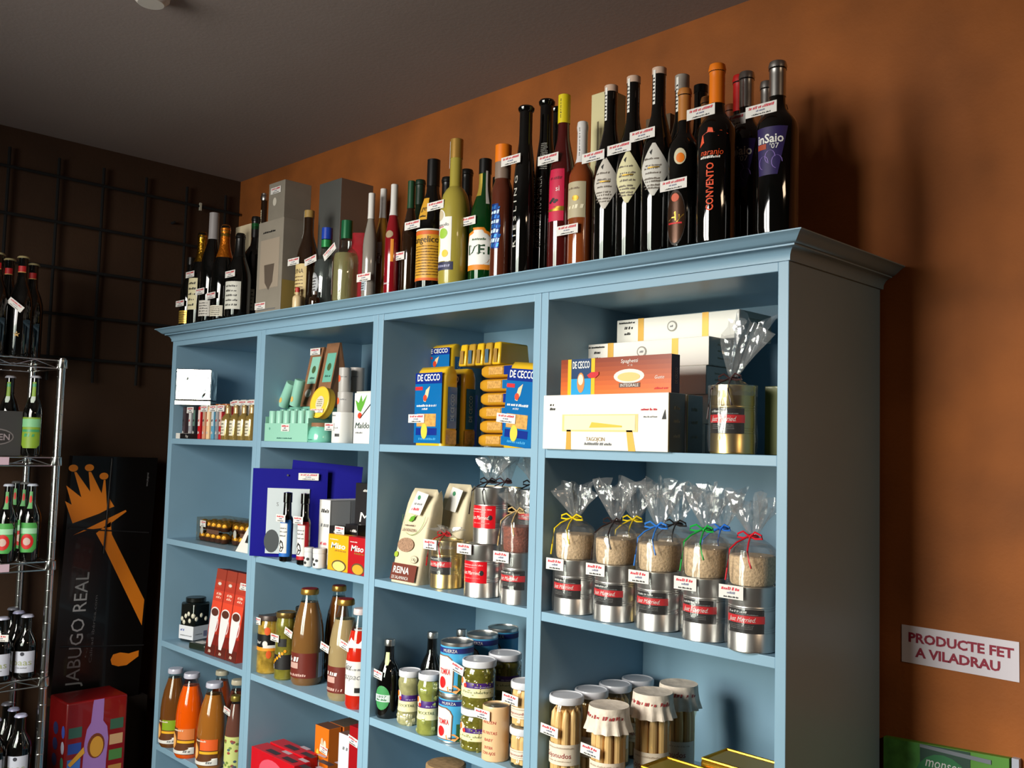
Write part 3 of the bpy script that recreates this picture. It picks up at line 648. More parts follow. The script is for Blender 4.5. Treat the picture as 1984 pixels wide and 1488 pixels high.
for i in range(6):
    u = 527+i*12.6; x = x0+.018+i*(w-.036)/5
    tt = thing('tea_tube', '%s of the six mint tubes standing in the front tray' % ord_[i], 'tube', (x, .018, Z1+.002), group='mint tubes in the tray')
    MB().lathe([(.0125, 0), (.0132, .002), (.0132, ztube-Z1-.004), (.0122, ztube-Z1-.002), (0, ztube-Z1-.002)], MINT, 20).build('tube', tt)
    if i == 0:
        m = MB(); S = Cyl([(.0132, 0), (.0132, .09)], 0); m.disc(S, 0, .045, .004, .006, C((200, 120, 60)), 1); m.build('seal', tt)
for i in range(6):
    x = x0+.020+i*(w-.04)/5
    tag(MB().lathe([(.012, 0), (.012, ztube-Z1+.004), (0, ztube-Z1+.004)], MINTD, 16).build('tea_tube', loc=(x, .052, Z1+.002)), 'mint tube in the rear row of the tray', 'tube', 'mint tubes in the rear row of the tray')
def leantube(u0, v0, u1, v1, y, r, label):
    xa_, za_ = on_y(u0, v0, y); xb_, zb_ = on_y(u1, v1, y); L = math.hypot(xb_-xa_, zb_-za_)
    tt = thing('tea_tube', label, 'tube', (xa_, y, za_), rot=(0, math.atan2(xb_-xa_, zb_-za_), 0))
    MB().lathe([(r*.95, 0), (r, .002), (r, L-.002), (r*.9, L), (0, L)], MINT, 24).build('tube', tt)
    m = MB(); m.disc(Cyl([(r, 0), (r, L)], .1), 0, L*.25, .006, .009, C((206, 170, 90)), 1); m.build('seal', tt)
MB_b = carton('display_tray', 'mint green box behind the tube tray, under the brown paper bags', 'box', px1(548, .09), px1(548, .09)+.19, .09, .185, Z1, on_y(580, 788, .09)[1], MINTD)
leantube(548, 786, 566, 742, .075, .0175, 'mint tube leaning right, left of the two leaning ones')
leantube(571, 786, 582, 736, .068, .0165, 'mint tube leaning right, touching the brown paper bag')
def kraftbag(u0, u1, vt, vb, y, label, tg, dark=False):
    x0, zb = on_y(u0, vb, y); x1 = on_y(u1, vb, y)[0]; zt = on_y(u1, vt, y)[1]; w = x1-x0; h = zt-zb; d = .085
    t = thing('paper_bag', label, 'paper bag', (x0, y, zb))
    m = MB(); m.add([(0, 0, 0), (w, 0, 0), (w, d, 0), (0, d, 0), (.004, d*.42, h), (w+.004, d*.42, h), (w+.004, d*.5, h), (.004, d*.5, h), (w*.98, d*.46, h*.55)],
                    [(0, 1, 5, 4), (1, 2, 8), (5, 1, 8), (2, 6, 5, 8), (2, 3, 7, 6), (3, 0, 4, 7), (4, 5, 6, 7), (3, 2, 1, 0)], KRAFT); m.build('bag', t, False)
    sl = d*.42/h; S = Plane((0, 0, 0), (1, 0, 0), (0.004/h, sl, 1), (0, -1, sl)); m = MB()
    m.rect(S, w*.22, h*.38, w*.92, h*.84, MINT if not dark else C((110, 176, 156), .4), 1); m.disc(S, w*.56, h*.62, .010, .012, C((70, 90, 50)), 2); m.scrib(S, w*.36, h*.46, w*.4, .007, C((50, 90, 80)), 2)
    m.disc(S, w*.5, h*.22, w*.26, h*.07, C((200, 190, 180)), 1); m.build('label', t, False)
    if tg: price_tag(t, d*.42*.9-.004, h*.93, w*.5, 0, .055)
z_ = on_y(580, 788, .09)[1]
kraftbag(580, 603, 671, 787.5, .105, 'brown paper bag with mint label and price tag, left of the two', True)
kraftbag(609, 633, 662, 787.5, .112, 'brown paper bag with mint label, right one near the grey tubes', False, True)
# yellow round tin standing on edge
xx, zz = on_y(626, 781, .045)
t = thing('round_tin', 'round yellow tin standing on edge above the mint jar', 'round tin', (xx, .045, zz), rot=(math.radians(90-10), 0, 0))
R = .046; MB().lathe([(R*.94, -.012), (R, -.010), (R, .008), (R*1.02, .009), (R*1.02, .013), (R*.97, .0145), (R*.94, .012), (0, .012)], C((232, 192, 60), .35), 40).build('tin_body', t)
m = MB(); Sx = Plane((0, 0, .0122), (1, 0, 0), (0, 1, 0), (0, 0, 1)); m.disc(Sx, .002, -.002, R*.45, R*.45, C((206, 198, 180)), 1)
for q in range(4): m.scrib(Sx, -.012, -.012+.006*q, .026, .0035, C((150, 140, 110)), 2)
m.build('label', t)
for k in (-.018, .012): price_tag(t, 0, 0, 0).matrix_local = Matrix.Translation((k, -.026, .0145)) @ Matrix.Rotation(math.radians(-90), 4, 'X') @ Matrix.Rotation(0, 4, 'Y') @ Matrix.Scale(.55, 4)
x, y = px1(619, .03), .035; jp = [(.036, 0), (.038, .003), (.038, .012), (.035, .030), (.030, .042), (.027, .044), (.027, .052)]
t = thing('tea_jar', 'rounded mint green jar under the yellow round tin', 'jar', (x, y, Z1)); MB().lathe(jp+[(0, .052)], C((116, 190, 168), .2, 0, .5), 32).build('jar', t)
m = MB(); m.lathe([(.0285, .045), (.0285, .056), (.02, .0565), (0, .0565)], KRAFT, 24); m.build('lid', t); price_tag(t, -.039, .026, -.012, 0, .036, 0)
m = MB(); m.scrib(Cyl(jp, .1), -.012, .006, .02, .003, C((50, 110, 100)), 1); m.build('print', t)
def canister(u0, u1, vt, vb, y, mat, label, dot=None, base=None, name='canister'):
    uc = (u0+u1)/2; x, zb = on_y(uc, vb, y); zb = base if base is not None else zb; zt = on_y(uc, vt, y)[1]; r = (u1-u0)/2*mpp(x, y)
    t = thing(name, label, 'canister', (x, y, zb)); h = zt-zb; p = [(r*.97, 0), (r, .002), (r, h-.002), (r*.98, h)]
    MB().lathe(p+[(r*.93, h), (r*.93, h-.0015), (0, h-.0015)], mat, 32).build('body', t)
    if dot: m = MB(); m.disc(Cyl(p, -.25), 0, h*.55, .008, .010, C(dot), 1); m.scrib(Cyl(p, .7), -.01, h*.6, .018, .004, GREY, 1); m.build('print', t)
    return t, x, zt, r
t, xw, zw, rw = canister(642, 683, 799, 857, .05, C((216, 214, 210), .4), 'white canister with barcode label beside the mint jar', None, Z1)
m = MB(); S = Cyl([(rw, 0), (rw, .1)], 0); m.scrib(S, -.014, .075, .022, .005, GREY, 1); m.rect(S, .006, .018, .020, .026, INK, 1); m.scrib(S, -.014, .04, .03, .005, GREY, 1); m.build('print', t); price_tag(t, -rw-.001, .045, -.02, 0, .045)
SILC = C((170, 166, 162), .4)
t2, xw2, zw2, rw2 = canister(653, 683, 760, 799, .055, SILC, 'grey canister with orange dot stacked on the white canister', (220, 90, 50), zw)
canister(655.5, 679, 713, 760, .052, SILC, 'upper grey canister with orange dot, left of the dark dotted one', (220, 90, 50), zw2)
zc_ = on_y(700, 760, .07)[1]
tm = carton('salt_carton', 'white salt carton with green herb picture against the second divider', 'carton', px1(684, .012), px1(684, .012)+.105, .012, .06, Z1, on_y(700, 761, .012)[1], C((222, 220, 214), .4), None,
       lambda m, S, R, w, d, h: (m.text(S, 'Maldon', w*.42, h*.36, h*.12, C((30, 60, 60)), 2, w=w*.74, shear=.3), m.poly(S, [(w*.16, h*.66), (w*.05, h*.86), (w*.2, h*.8), (w*.3, h*.95), (w*.36, h*.82), (w*.55, h*.96), (w*.44, h*.78), (w*.3, h*.62)], C((90, 160, 50)), 1),
       m.disc(S, w*.26, h*.55, w*.09, h*.06, C((210, 60, 30)), 1), m.poly(S, [(w*.3, h*.50), (w*.98, h*.92), (w*.98, h*.95), (w*.28, h*.51)], INK, 2), m.scrib(S, w*.1, h*.2, w*.3, h*.03, GREY, 2)))
carton('salt_carton', 'white card block behind the salt carton carrying a grey canister', 'carton', px1(690, .08), px1(690, .08)+.09, .075, .15, Z1, on_y(690, 760, .10)[1], C((206, 204, 198), .4))
canister(677, 706, 713, 760, .105, SILC, 'upper grey canister with a dark dot, beside the orange dotted one', (60, 60, 64), on_y(690, 760, .10)[1])

# ---- column 3, top shelf: pasta bags
PB = C((10, 100, 164), .25, 0, .6); PBD = C((18, 44, 130), .25, 0, .6); PY = C((220, 176, 30), .3, 0, .5); PAS = M('pasta_window', (200, 150, 80), .35, coat=.6, noise=.3, nscale=160)
def pasta(label, x, y, z, w=.108, d=.052, h=.196, rot=(0, 0, 0), front=True, tg=True, group=None):
    t = thing('pasta_bag', label, 'pasta bag', (x, y, z), rot=rot, group=group)
    m = MB(); k = [(0, 1), (.03, 1), (.12, 1.04), (.5, 1.05), (.88, 1.0), (.95, .8), (1, .35)]; vs = []; fs = []
    # rounded rectangle rings
    ring = 20
    for q, s in k:
        for j in range(ring):
            a = 2*math.pi*(j+.5)/ring; cx, sy = math.cos(a), math.sin(a); e = .35
            X = w/2*math.copysign(abs(cx)**e, cx)*(1 if q < .9 else .99); Y = d/2*s*math.copysign(abs(sy)**e, sy)
            vs.append((w/2+X, d/2+Y, q*h))
    for i in range(len(k)-1):
        for j in range(ring): a, b = i*ring+j, i*ring+(j+1) % ring; fs.append((a, b, b+ring, a+ring))
    fs.append(tuple(reversed(range(ring)))); fs.append(tuple((len(k)-1)*ring+j for j in range(ring)))
    m.add(vs, fs, PY); m.build('bag', t, ang=50)
    m = MB(); S = Plane((0, -.0018, 0)); W = w
    m.rect(S, .003, .006, w-.003, h*.78, PB, 1); m.rows(S, [(h*.78, .003, w-.003), (h*.92, .003, w-.003)], PBD, 1)
    if front:
        m.text(S, 'DE CECCO', w*.5, h*.86, h*.085, WHITE, 2, w=w*.8, bold=.02); m.rect(S, .004, h*.70, w*.3, h*.745, RED, 2)
        m.poly(S, [(w*.34, h*.56), (w*.42, h*.70), (w*.56, h*.75), (w*.50, h*.62), (w*.42, h*.55)], C((226, 190, 150)), 2); m.disc(S, w*.40, h*.60, .007, .008, C((210, 60, 20)), 3)
        m.scrib(S, w*.1, h*.49, w*.7, h*.03, WHITE, 2); m.scrib(S, w*.3, h*.45, w*.2, h*.025, WHITE, 2)
        m.rect(S, w*.12, h*.24, w*.80, h*.40, PAS, 2); m.rect(S, w*.10, h*.13, w*.84, h*.22, PBD, 2); m.disc(S, w*.40, h*.18, .012, .019, C((206, 190, 60)), 3); m.scrib(S, w*.2, h*.07, w*.6, h*.03, C((60, 150, 200)), 2)
    m.build('print', t, False)
    m = MB(); R = Plane((w+.0018, 0, 0), (0, 1, 0), (0, 0, 1), (1, 0, 0)); m.rect(R, d*.26, h*.22, d*.84, h*.74, PB, 1); m.text(R, 'DE CECCO', d*.55, h*.48, d*.22, C((170, 200, 220)), 2, w=h*.34, rot=math.pi/2); m.rect(R, d*.2, h*.02, d*.86, h*.2, PAS, 1); m.build('side_print', t, False)
    if tg: price_tag(t, -.004, h*.34, w*.12, 0, .062)
    return t
x = px1(801, .0, 860)
pasta('blue and yellow pasta bag standing at the left front of its shelf', x, .0, Z1)
pasta('pasta bag standing edge on just behind the front left one', px1(889, .085)-.108+.018, .075, Z1, tg=False)
xs0 = px1(921, .10)+.024; hh6 = (on_y(940, 703, .07)[1]-Z1)/6
for i in range(6):
    t = thing('pasta_bag', '%s pasta bag lying flat in the stack of six' % ['bottom', 'second from bottom', 'third from bottom', 'fourth from bottom', 'fifth from bottom', 'top'][i], 'pasta bag', (px1(921, .105)+.012+.004*(i % 2), .105, Z1+hh6*i), group='pasta bags lying flat')
    w, d, h = .19, .10, hh6*.97; m = MB(); vs = []; fs = []; ring = 20; k = [(0, .72), (.03, .95), (.08, 1), (.9, 1), (.97, .9), (1, .6)]
    for q, s in k:
        for j in range(ring):
            a = 2*math.pi*(j+.5)/ring; vs.append((q*w, d/2+d/2*math.copysign(abs(math.cos(a))**.3, math.cos(a)), h/2+h/2*s*math.copysign(abs(math.sin(a))**.45, math.sin(a))))
    for a_ in range(len(k)-1):
        for j in range(ring): a, b = a_*ring+j, a_*ring+(j+1) % ring; fs.append((a, b, b+ring, a+ring))
    fs.append(tuple(range(ring))); fs.append(tuple((len(k)-1)*ring+j for j in reversed(range(ring))))
    m.add(vs, [tuple(reversed(f)) for f in fs], C((196, 140, 30), .35, 0, .4)); m.build('bag', t, ang=50)
    S = Plane((0, -.0006, 0)); m = MB(); m.rect(S, w*.42, h*.22, w*.92, h*.86, (PB, PBD)[i % 2], 1); m.rect(S, w*.14, h*.25, w*.40, h*.82, PAS, 1); m.scrib(S, w*.5, h*.4, w*.34, h*.25, C((90, 150, 200)), 2); m.build('print', t, False)
zt6 = Z1+hh6*6
pasta('small pasta bag on top at the left, price tag on it, behind the standing bags', px1(841, .20, 700), .17, Z1+.142, w=.105, d=.05, h=on_y(860, 666, .17)[1]-Z1-.142)
carton('pasta_carton', 'blue carton hidden behind the front pasta bags', 'carton', px1(841, .17, 700), px1(841, .17, 700)+.085, .14, .26, Z1, Z1+.141, PBD)
xT0, xT1 = px1(889, .115, 690), px1(970, .115, 690)
for i in range(5):
    t = thing('pasta_bag', '%s yellow ended pasta bag of the upright row on top' % ('leftmost', 'second', 'middle', 'fourth', 'rightmost')[i], 'pasta bag', (xT0+(xT1-xT0)*i/5, .112, zt6), group='yellow ended pasta bags on top')
    h = on_y(930, 664, .112)[1]-zt6; w = (xT1-xT0)/5
    MB().hexa([(.0012, 0, 0), (w-.0012, 0, 0), (w-.0012, .11, 0), (.0012, .11, 0)], [(.004, .006, h), (w-.004, .006, h), (w-.004, .104, h), (.004, .104, h)], (PY, C((176, 136, 40), .35))[i % 2]).build('bag', t, bevel=.004)
    m = MB(); m.rect(Plane((0, -.0005, 0)), w*.3, h*.1, w*.7, h*.7, (C((150, 112, 40)), C((60, 90, 110)))[i % 2], 1); m.build('print', t, False)
xq = px1(972, .03, 862)
t = pasta('pasta bag leaning against the divider at the right end of its shelf', xq, .028, Z1+.001, w=.100, rot=(0, math.radians(5), 0), h=.2)
# ---- column 4, top shelf: gift boxes
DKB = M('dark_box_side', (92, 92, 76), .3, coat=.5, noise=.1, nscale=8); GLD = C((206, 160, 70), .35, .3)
def whitebox(label, x0, y0, z0, w, d, h, big=False, lie=False):
    t = thing('gift_box', label, 'gift box', (x0, y0, z0))
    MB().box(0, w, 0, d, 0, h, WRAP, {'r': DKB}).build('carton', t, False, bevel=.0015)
    m = MB(); S = Plane((0, 0, 0)); R = Plane((w, 0, 0), (0, 1, 0), (0, 0, 1), (1, 0, 0))
    if big:
        m.rows(S, [(0, w*.205, w*.25), (h*.40, w*.21, w*.245)], GLD, 1); m.rows(S, [(0, w*.71, w*.765), (h*.40, w*.69, w*.735)], GLD, 1)
        m.rect(S, w*.17, h*.33, w*.78, h*.64, C((226, 196, 130)), 1); m.rect(S, w*.19, h*.36, w*.76, h*.62, C((236, 222, 180)), 2); m.poly(S, [(w*.4, h*.40), (w*.42, h*.50), (w*.66, h*.44), (w*.66, h*.41)], C((206, 180, 60)), 3)
        m.text(S, 'TAGOJCIN', w*.45, h*.2, h*.07, C((150, 120, 70)), 2, w=w*.15); m.scrib(S, w*.36, h*.09, w*.22, h*.05, GREY, 2)
        m.scrib(S, w*.06, h*.80, w*.04, h*.06, INK, 2); m.scrib(S, w*.06, h*.72, w*.04, h*.06, INK, 2); m.scrib(S, w*.80, h*.70, w*.12, h*.04, INKR, 2); m.scrib(S, w*.82, h*.58, w*.1, h*.03, GREY, 2)
        m.poly(S, [(w*.955, h*.55), (w*.985, h*.55), (w*.978, h*.72)], INK, 2)
    else:
        m.rect(S, w*.19, 0, w*.24, h, GLD, 1); m.rect(S, w*.72, 0, w*.77, h, GLD, 1); m.scrib(S, w*.02, h*.84, w*.14, h*.07, INK, 2); m.scrib(S, w*.07, h*.62, w*.07, h*.12, INK, 2); m.scrib(S, w*.07, h*.40, w*.06, h*.10, INK, 2)
        m.disc(S, w*.48, h*.6, .013, h*.2, C((150, 146, 136)), 2); m.disc(S, w*.48, h*.6, .010, h*.15, WRINK, 3); m.scrib(S, w*.465, h*.56, w*.03, h*.08, GREY, 4)
    for q in (.25, .5, .72): m.scrib(R, d*.3, h*q, d*.4, h*.06, C((140, 136, 110)), 1)
    m.rect(R, 0, 0, d*.04, h, GLD, 2) if big else None
    m.build('print', t, False); return t
w_ = px1(1294.6, -.010, 872)-1.8262; hb = on_y(1294, 760, -.010)[1]-Z1
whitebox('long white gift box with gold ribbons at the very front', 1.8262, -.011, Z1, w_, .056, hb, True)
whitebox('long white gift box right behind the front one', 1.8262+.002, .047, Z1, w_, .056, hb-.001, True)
xo, zo = on_y(1087, 767, .005); xo2, _ = on_y(1301, 767, .005); zo2 = on_y(1301, 685, .005)[1]
t = thing('spaghetti_carton', 'orange spaghetti carton with blue panel on top of the white gift boxes', 'pasta carton', (xo, .004, Z1+hb)); w, h = xo2-xo, zo2-Z1-hb
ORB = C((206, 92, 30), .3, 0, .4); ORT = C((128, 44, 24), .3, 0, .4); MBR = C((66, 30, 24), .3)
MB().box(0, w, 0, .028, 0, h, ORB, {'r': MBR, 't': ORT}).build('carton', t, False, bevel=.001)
m = MB(); S = Plane((0, 0, 0)); R = Plane((w, 0, 0), (0, 1, 0), (0, 0, 1), (1, 0, 0))
for i in range(8):
    q = i/8; m.rect(S, 0, h*q, w, h*(q+.125), C((int(228-104*q), int(110-62*q), int(40-14*q)), .3, 0, .4), 1)
m.rect(S, w*.07, 0, w*.33, h, C((236, 182, 30), .3), 2); m.rect(S, w*.105, 0, w*.295, h*.45, C((30, 150, 206), .3), 3); m.rect(S, w*.105, h*.45, w*.295, h, C((30, 60, 100), .3), 3)
m.text(S, 'DE CECCO', w*.2, h*.84, h*.2, WHITE, 4, w=w*.165, bold=.02); m.disc(S, w*.2, h*.34, w*.036, h*.28, C((206, 130, 60)), 4); m.disc(S, w*.2, h*.42, w*.025, h*.15, C((236, 216, 190)), 5)
m.text(S, 'Spaghetti', w*.64, h*.88, h*.1, WHITE, 2, w=w*.15, shear=.15); m.text(S, 'n° 12', w*.65, h*.76, h*.05, WHITE, 2)
m.disc(S, w*.64, h*.47, w*.135, h*.19, C((236, 226, 210)), 2); m.disc(S, w*.64, h*.45, w*.10, h*.12, C((220, 190, 120)), 3); m.rect(S, w*.555, h*.17, w*.74, h*.29, C((100, 70, 60)), 3); m.text(S, 'INTEGRALE', w*.648, h*.23, h*.08, WHITE, 4, w=w*.16)
m.rows(S, [(h*.46, w*.28, w*.34), (h*.54, w*.26, w*.37), (h*.62, w*.30, w*.37)], RED, 5); m.text(S, 'Gusto', w*.9, h*.42, h*.09, WHITE, 2, shear=.3); m.scrib(S, w*.86, h*.1, w*.12, h*.06, RED, 2)
m.text(R, 'DE CECCO', .015, h*.45, .009, C((160, 140, 130)), 1, w=h*.42, rot=math.pi/2); m.build('print', t, False)
# flat stack behind
def stackbox(label, u0, u1, vt, vb, y, d=.112):
    x0, _ = on_y(u0, vb, y); x1, zb = on_y(u1, vb, y); zt = on_y(u1, vt, y)[1]; return x0, x1, zb, zt
ys = .135; z5 = on_y(1432, 598, .20)[1]; hs = (z5-Z1)/5
xs1, xe1 = px1(1132, ys, 700), px1(1371.5, ys, 700)
nm = ['bottom', 'second from bottom', 'middle', 'second from top', 'top']
for i in range(5):
    if i < 4: bx0, bx1, by = xs1+.004*(i % 2), xe1-.004*((i+1) % 2), ys+.003*(i % 2)
    else: by = .20; bx0, bx1 = px1(1195, by, 650), min(px1(1432, by, 650), 2.375)
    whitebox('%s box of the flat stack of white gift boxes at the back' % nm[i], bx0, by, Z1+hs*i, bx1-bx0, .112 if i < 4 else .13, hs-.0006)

# ---- tin cans
def can_prof(r, h): 
    p = [(r*.97, 0), (r*1.01, .0015), (r*1.01, .004), (r, .0055)]; rb = []
    for c in (.30, .335, .37, .63, .665, .70): rb += [(r, h*(c-.013)), (r*.978, h*c), (r, h*(c+.013))]
    return p+rb+[(r, h-.0055), (r*1.01, h-.004), (r*1.01, h-.0012), (r*.97, h), (r*.95, h-.003), (0, h-.003)]
REDL = C((206, 20, 32), .3, 0, .5); BLK = C((28, 24, 24), .25, 0, .5)
def can_label(m, r, h, kind, name, a0=.18, w=.074):
    S = Cyl([(r, 0), (r, h)], a0)
    if kind == 'black':
        m.rect(S, -w/2, h*.30, w/2, h*.66, BLK, 1); m.rect(S, -w/2-.001, h*.45, w/2+.001, h*.565, REDL, 2); m.text(S, 'Just Married.', -.004, h*.508, h*.072, WHITE, 3, w=w*.68, shear=.35)
        m.scrib(S, -w*.42, h*.60, w*.5, h*.035, C((190, 190, 186)), 2); m.scrib(S, -w*.2, h*.575, w*.55, h*.014, C((140, 140, 140)), 2)
        for q in (.41, .385, .36): m.scrib(S, -w*.36, h*q, w*.6, h*.012, C((110, 108, 106)), 2)
    else:
        m.rect(S, -w/2, h*.28, w/2, h*.68, REDL, 1); m.text(S, 'Just Married.', -.004, h*.47, h*.07, WHITE, 2, w=w*.68, shear=.35); m.scrib(S, -w*.42, h*.60, w*.8, h*.03, C((240, 170, 170)), 2); m.scrib(S, -w*.42, h*.56, w*.6, h*.02, C((240, 170, 170)), 2)
        m.scrib(S, -w*.3, h*.36, w*.6, h*.02, C((230, 120, 120)), 2); m.disc(S, w*.33, h*.47, .005, .006, INK, 2)
RICE = M('rice_grains', (206, 176, 138), .6, noise=.25, nscale=240, bump=.8, bscale=260, bdist=.002)
BRICE = M('red_rice_grains', (130, 66, 46), .6, noise=.35, nscale=200, bump=.8, bscale=240, bdist=.002)
def gift(label, x, y, z, r, h, tin=TIN, kind='black', rice=None, rh=.05, rib=None, plume=.07, tags=True, seed=1, lean=(0, 0), tagx=-.014, sleeve=True):
    t = thing('gift_tin', label, 'food tin', (x, y, z)); rr = random.Random(seed)
    MB().lathe(can_prof(r, h), tin, 40).build('tin_can', t)
    m = MB(); can_label(m, r, h, kind, ''); m.build('label', t)
    top = h
    if rice:
        rp = [(r*.86, h+.0005), (r*.92, h+.004), (r*.96, h+rh*.4), (r*.97, h+rh), (r*.9, h+rh+.002), (0, h+rh+.001)]
        MB().lathe(rp, rice, 32).build('rice_pack', t)
        MB().lathe([(r*.975, h+rh), (r*.96, h+rh+.012), (r*.8, h+rh+.020), (r*.4, h+rh+.023)], CELLOW, 24).build('pack_top', t)
        top = h+rh+.022
    if plume:
        if sleeve:
            R1 = r*1.09; sp = [(R1*.55, .0006), (R1*.98, .004), (R1*1.03, .03), (R1*1.0, h*.5), (R1*1.02, h), (R1*.99, top-.02), (R1*.86, top-.006), (R1*.5, top+.006), (.008, top+.016)]
            ph = rr.random()*6
            MB().lathe(sp, CELLOW, 48, wob=lambda q, a, s: q*(1+.018*math.sin(9*a+ph+6*s)+.012*math.sin(17*a-9*s))).build('cellophane', t)
        # gathered plume
        m = MB(); k = 7; ph = [rr.random()*6.28 for _ in range(3)]; seg = 44; vs = []; fs = []
        for i in range(k):
            s = i/(k-1); base_r = .007+.030*s**.8*(1 if s < .85 else .96)
            for j in range(seg):
                a = 2*math.pi*j/seg
                q = base_r*(1+(.40*s+.1)*math.sin(5*a+ph[0]+s)+(.26*s+.05)*math.sin(11*a+ph[1]-2*s))
                vs.append((q*math.sin(a)+lean[0]*s, -q*math.cos(a)*.8+lean[1]*s, top+.014+plume*s*(1+.16*math.sin(3*a+ph[2])+.08*math.sin(8*a+ph[0]))))
        for i in range(k-1):
            for j in range(seg): a, b = i*seg+j, i*seg+(j+1) % seg; fs.append((a, b, b+seg, a+seg))
        m.add(vs, fs, CELLO); m.build('cellophane_plume', t)
    if rib:
        c = C(rib, .35); m = MB(); zz = top+.013
        m.tube([(.0085*math.sin(a*math.pi/6), -.0085*math.cos(a*math.pi/6), zz+.0015*math.sin(a)) for a in range(13)], .003, c, 8)
        for sgn in (-1, 1):
            L = .022+rr.random()*.008
            m.tube([(0, -.010, zz), (sgn*L*.5, -.014, zz+.009), (sgn*L, -.014, zz+.004), (sgn*L*1.05, -.013, zz-.002), (sgn*L*.5, -.013, zz-.003), (0, -.011, zz)], .0018, c, 6, 1)
        m.build('ribbon_bow', t)
        for sgn, ll in ((-1, .055), (1, .03)):
            m = MB(); P = [(sgn*.002, -.012, zz), (sgn*.012, -r*.8, zz-.010), (sgn*.018, -r*1.12, zz-.022), (sgn*.022, -r*1.14, zz-.022-ll*.6), (sgn*.026, -r*1.12, zz-.022-ll)]
            m.tube(P, .0016, c, 6, 1); m.build('ribbon_tail', t)
    if tags: price_tag(t, -r*1.12, h*.90, tagx, 0, .05, yaw=0).scale = (1, 1, 1.15)
    return t
# gold tin beside the boxes (top shelf)
xg_, yg_ = px1(1415, .035, 870), .042
rg = .041
gift('gold food tin in cellophane with dark bow, at the right end of the top shelf', xg_, yg_, Z1, rg, on_y(1411, 748, yg_)[1]-Z1, TING, 'black', None, rib=(60, 34, 34), plume=.10, tags=False, seed=4, lean=(.035, 0))
carton('tea_carton', 'olive green box behind the gold tin', 'carton', 2.30, 2.365, .095, .17, Z1, on_y(1460, 748, .08)[1], C((96, 100, 46), .4, 0, .3), None, lambda m, S, R, w, d, h: m.text(R, 'aceite', d*.4, h*.5, .008, C((170, 170, 70)), 1, rot=math.pi/2))

# ---- column 4, second shelf: five wrapped tins in front, three behind
data = [(1111, 1193, 1079, 1033, (226, 196, 24), 1010, 948, 'yellow', 5), (1190, 1208, 1089, 1042, (40, 26, 26), 1012, 942, 'black', 8), (1275, 1226, 1102, 1052, (50, 120, 206), 1016, 945, 'blue', 11),
        (1366, 1246, 1114, 1060, (20, 160, 60), 1030, 955, 'green', 3), (1456, 1267, 1130, 1075, (206, 20, 40), 1050, 972, 'red', 9)]
for i, (u, vb, vt, vr, rb, vn, vp, nm_, sd) in enumerate(data):
    r = .0425; x, y = cyl(u, vb, Z2, r); h = zat(x, y, vt+2)-Z2; rh = zat(x, y, vr+2)-Z2-h
    gift('silver tin with a rice pack on top tied with a %s ribbon, front row' % nm_, x, y, Z2, r, h, TIN, 'black', RICE, rh, rb, zat(x, y, vp)-Z2-h-rh-.03, True, sd)
for i, (dx, rb, nm_) in enumerate(((.045, (220, 190, 30), 'yellow'), (.05, (30, 26, 26), 'black'), (.05, (40, 110, 206), 'blue'))):
    r = .0415; u = (1190, 1275, 1366)[i]; vb = data[i+1][1]; x, y = cyl(u, vb, Z2, r)
    gift('silver tin with rice pack and a %s ribbon in the back row' % nm_, x-.030, y+.105, Z2, r, .115, TING if i == 1 else TIN, 'black', RICE, .05, rb, .07, False, 20+i)

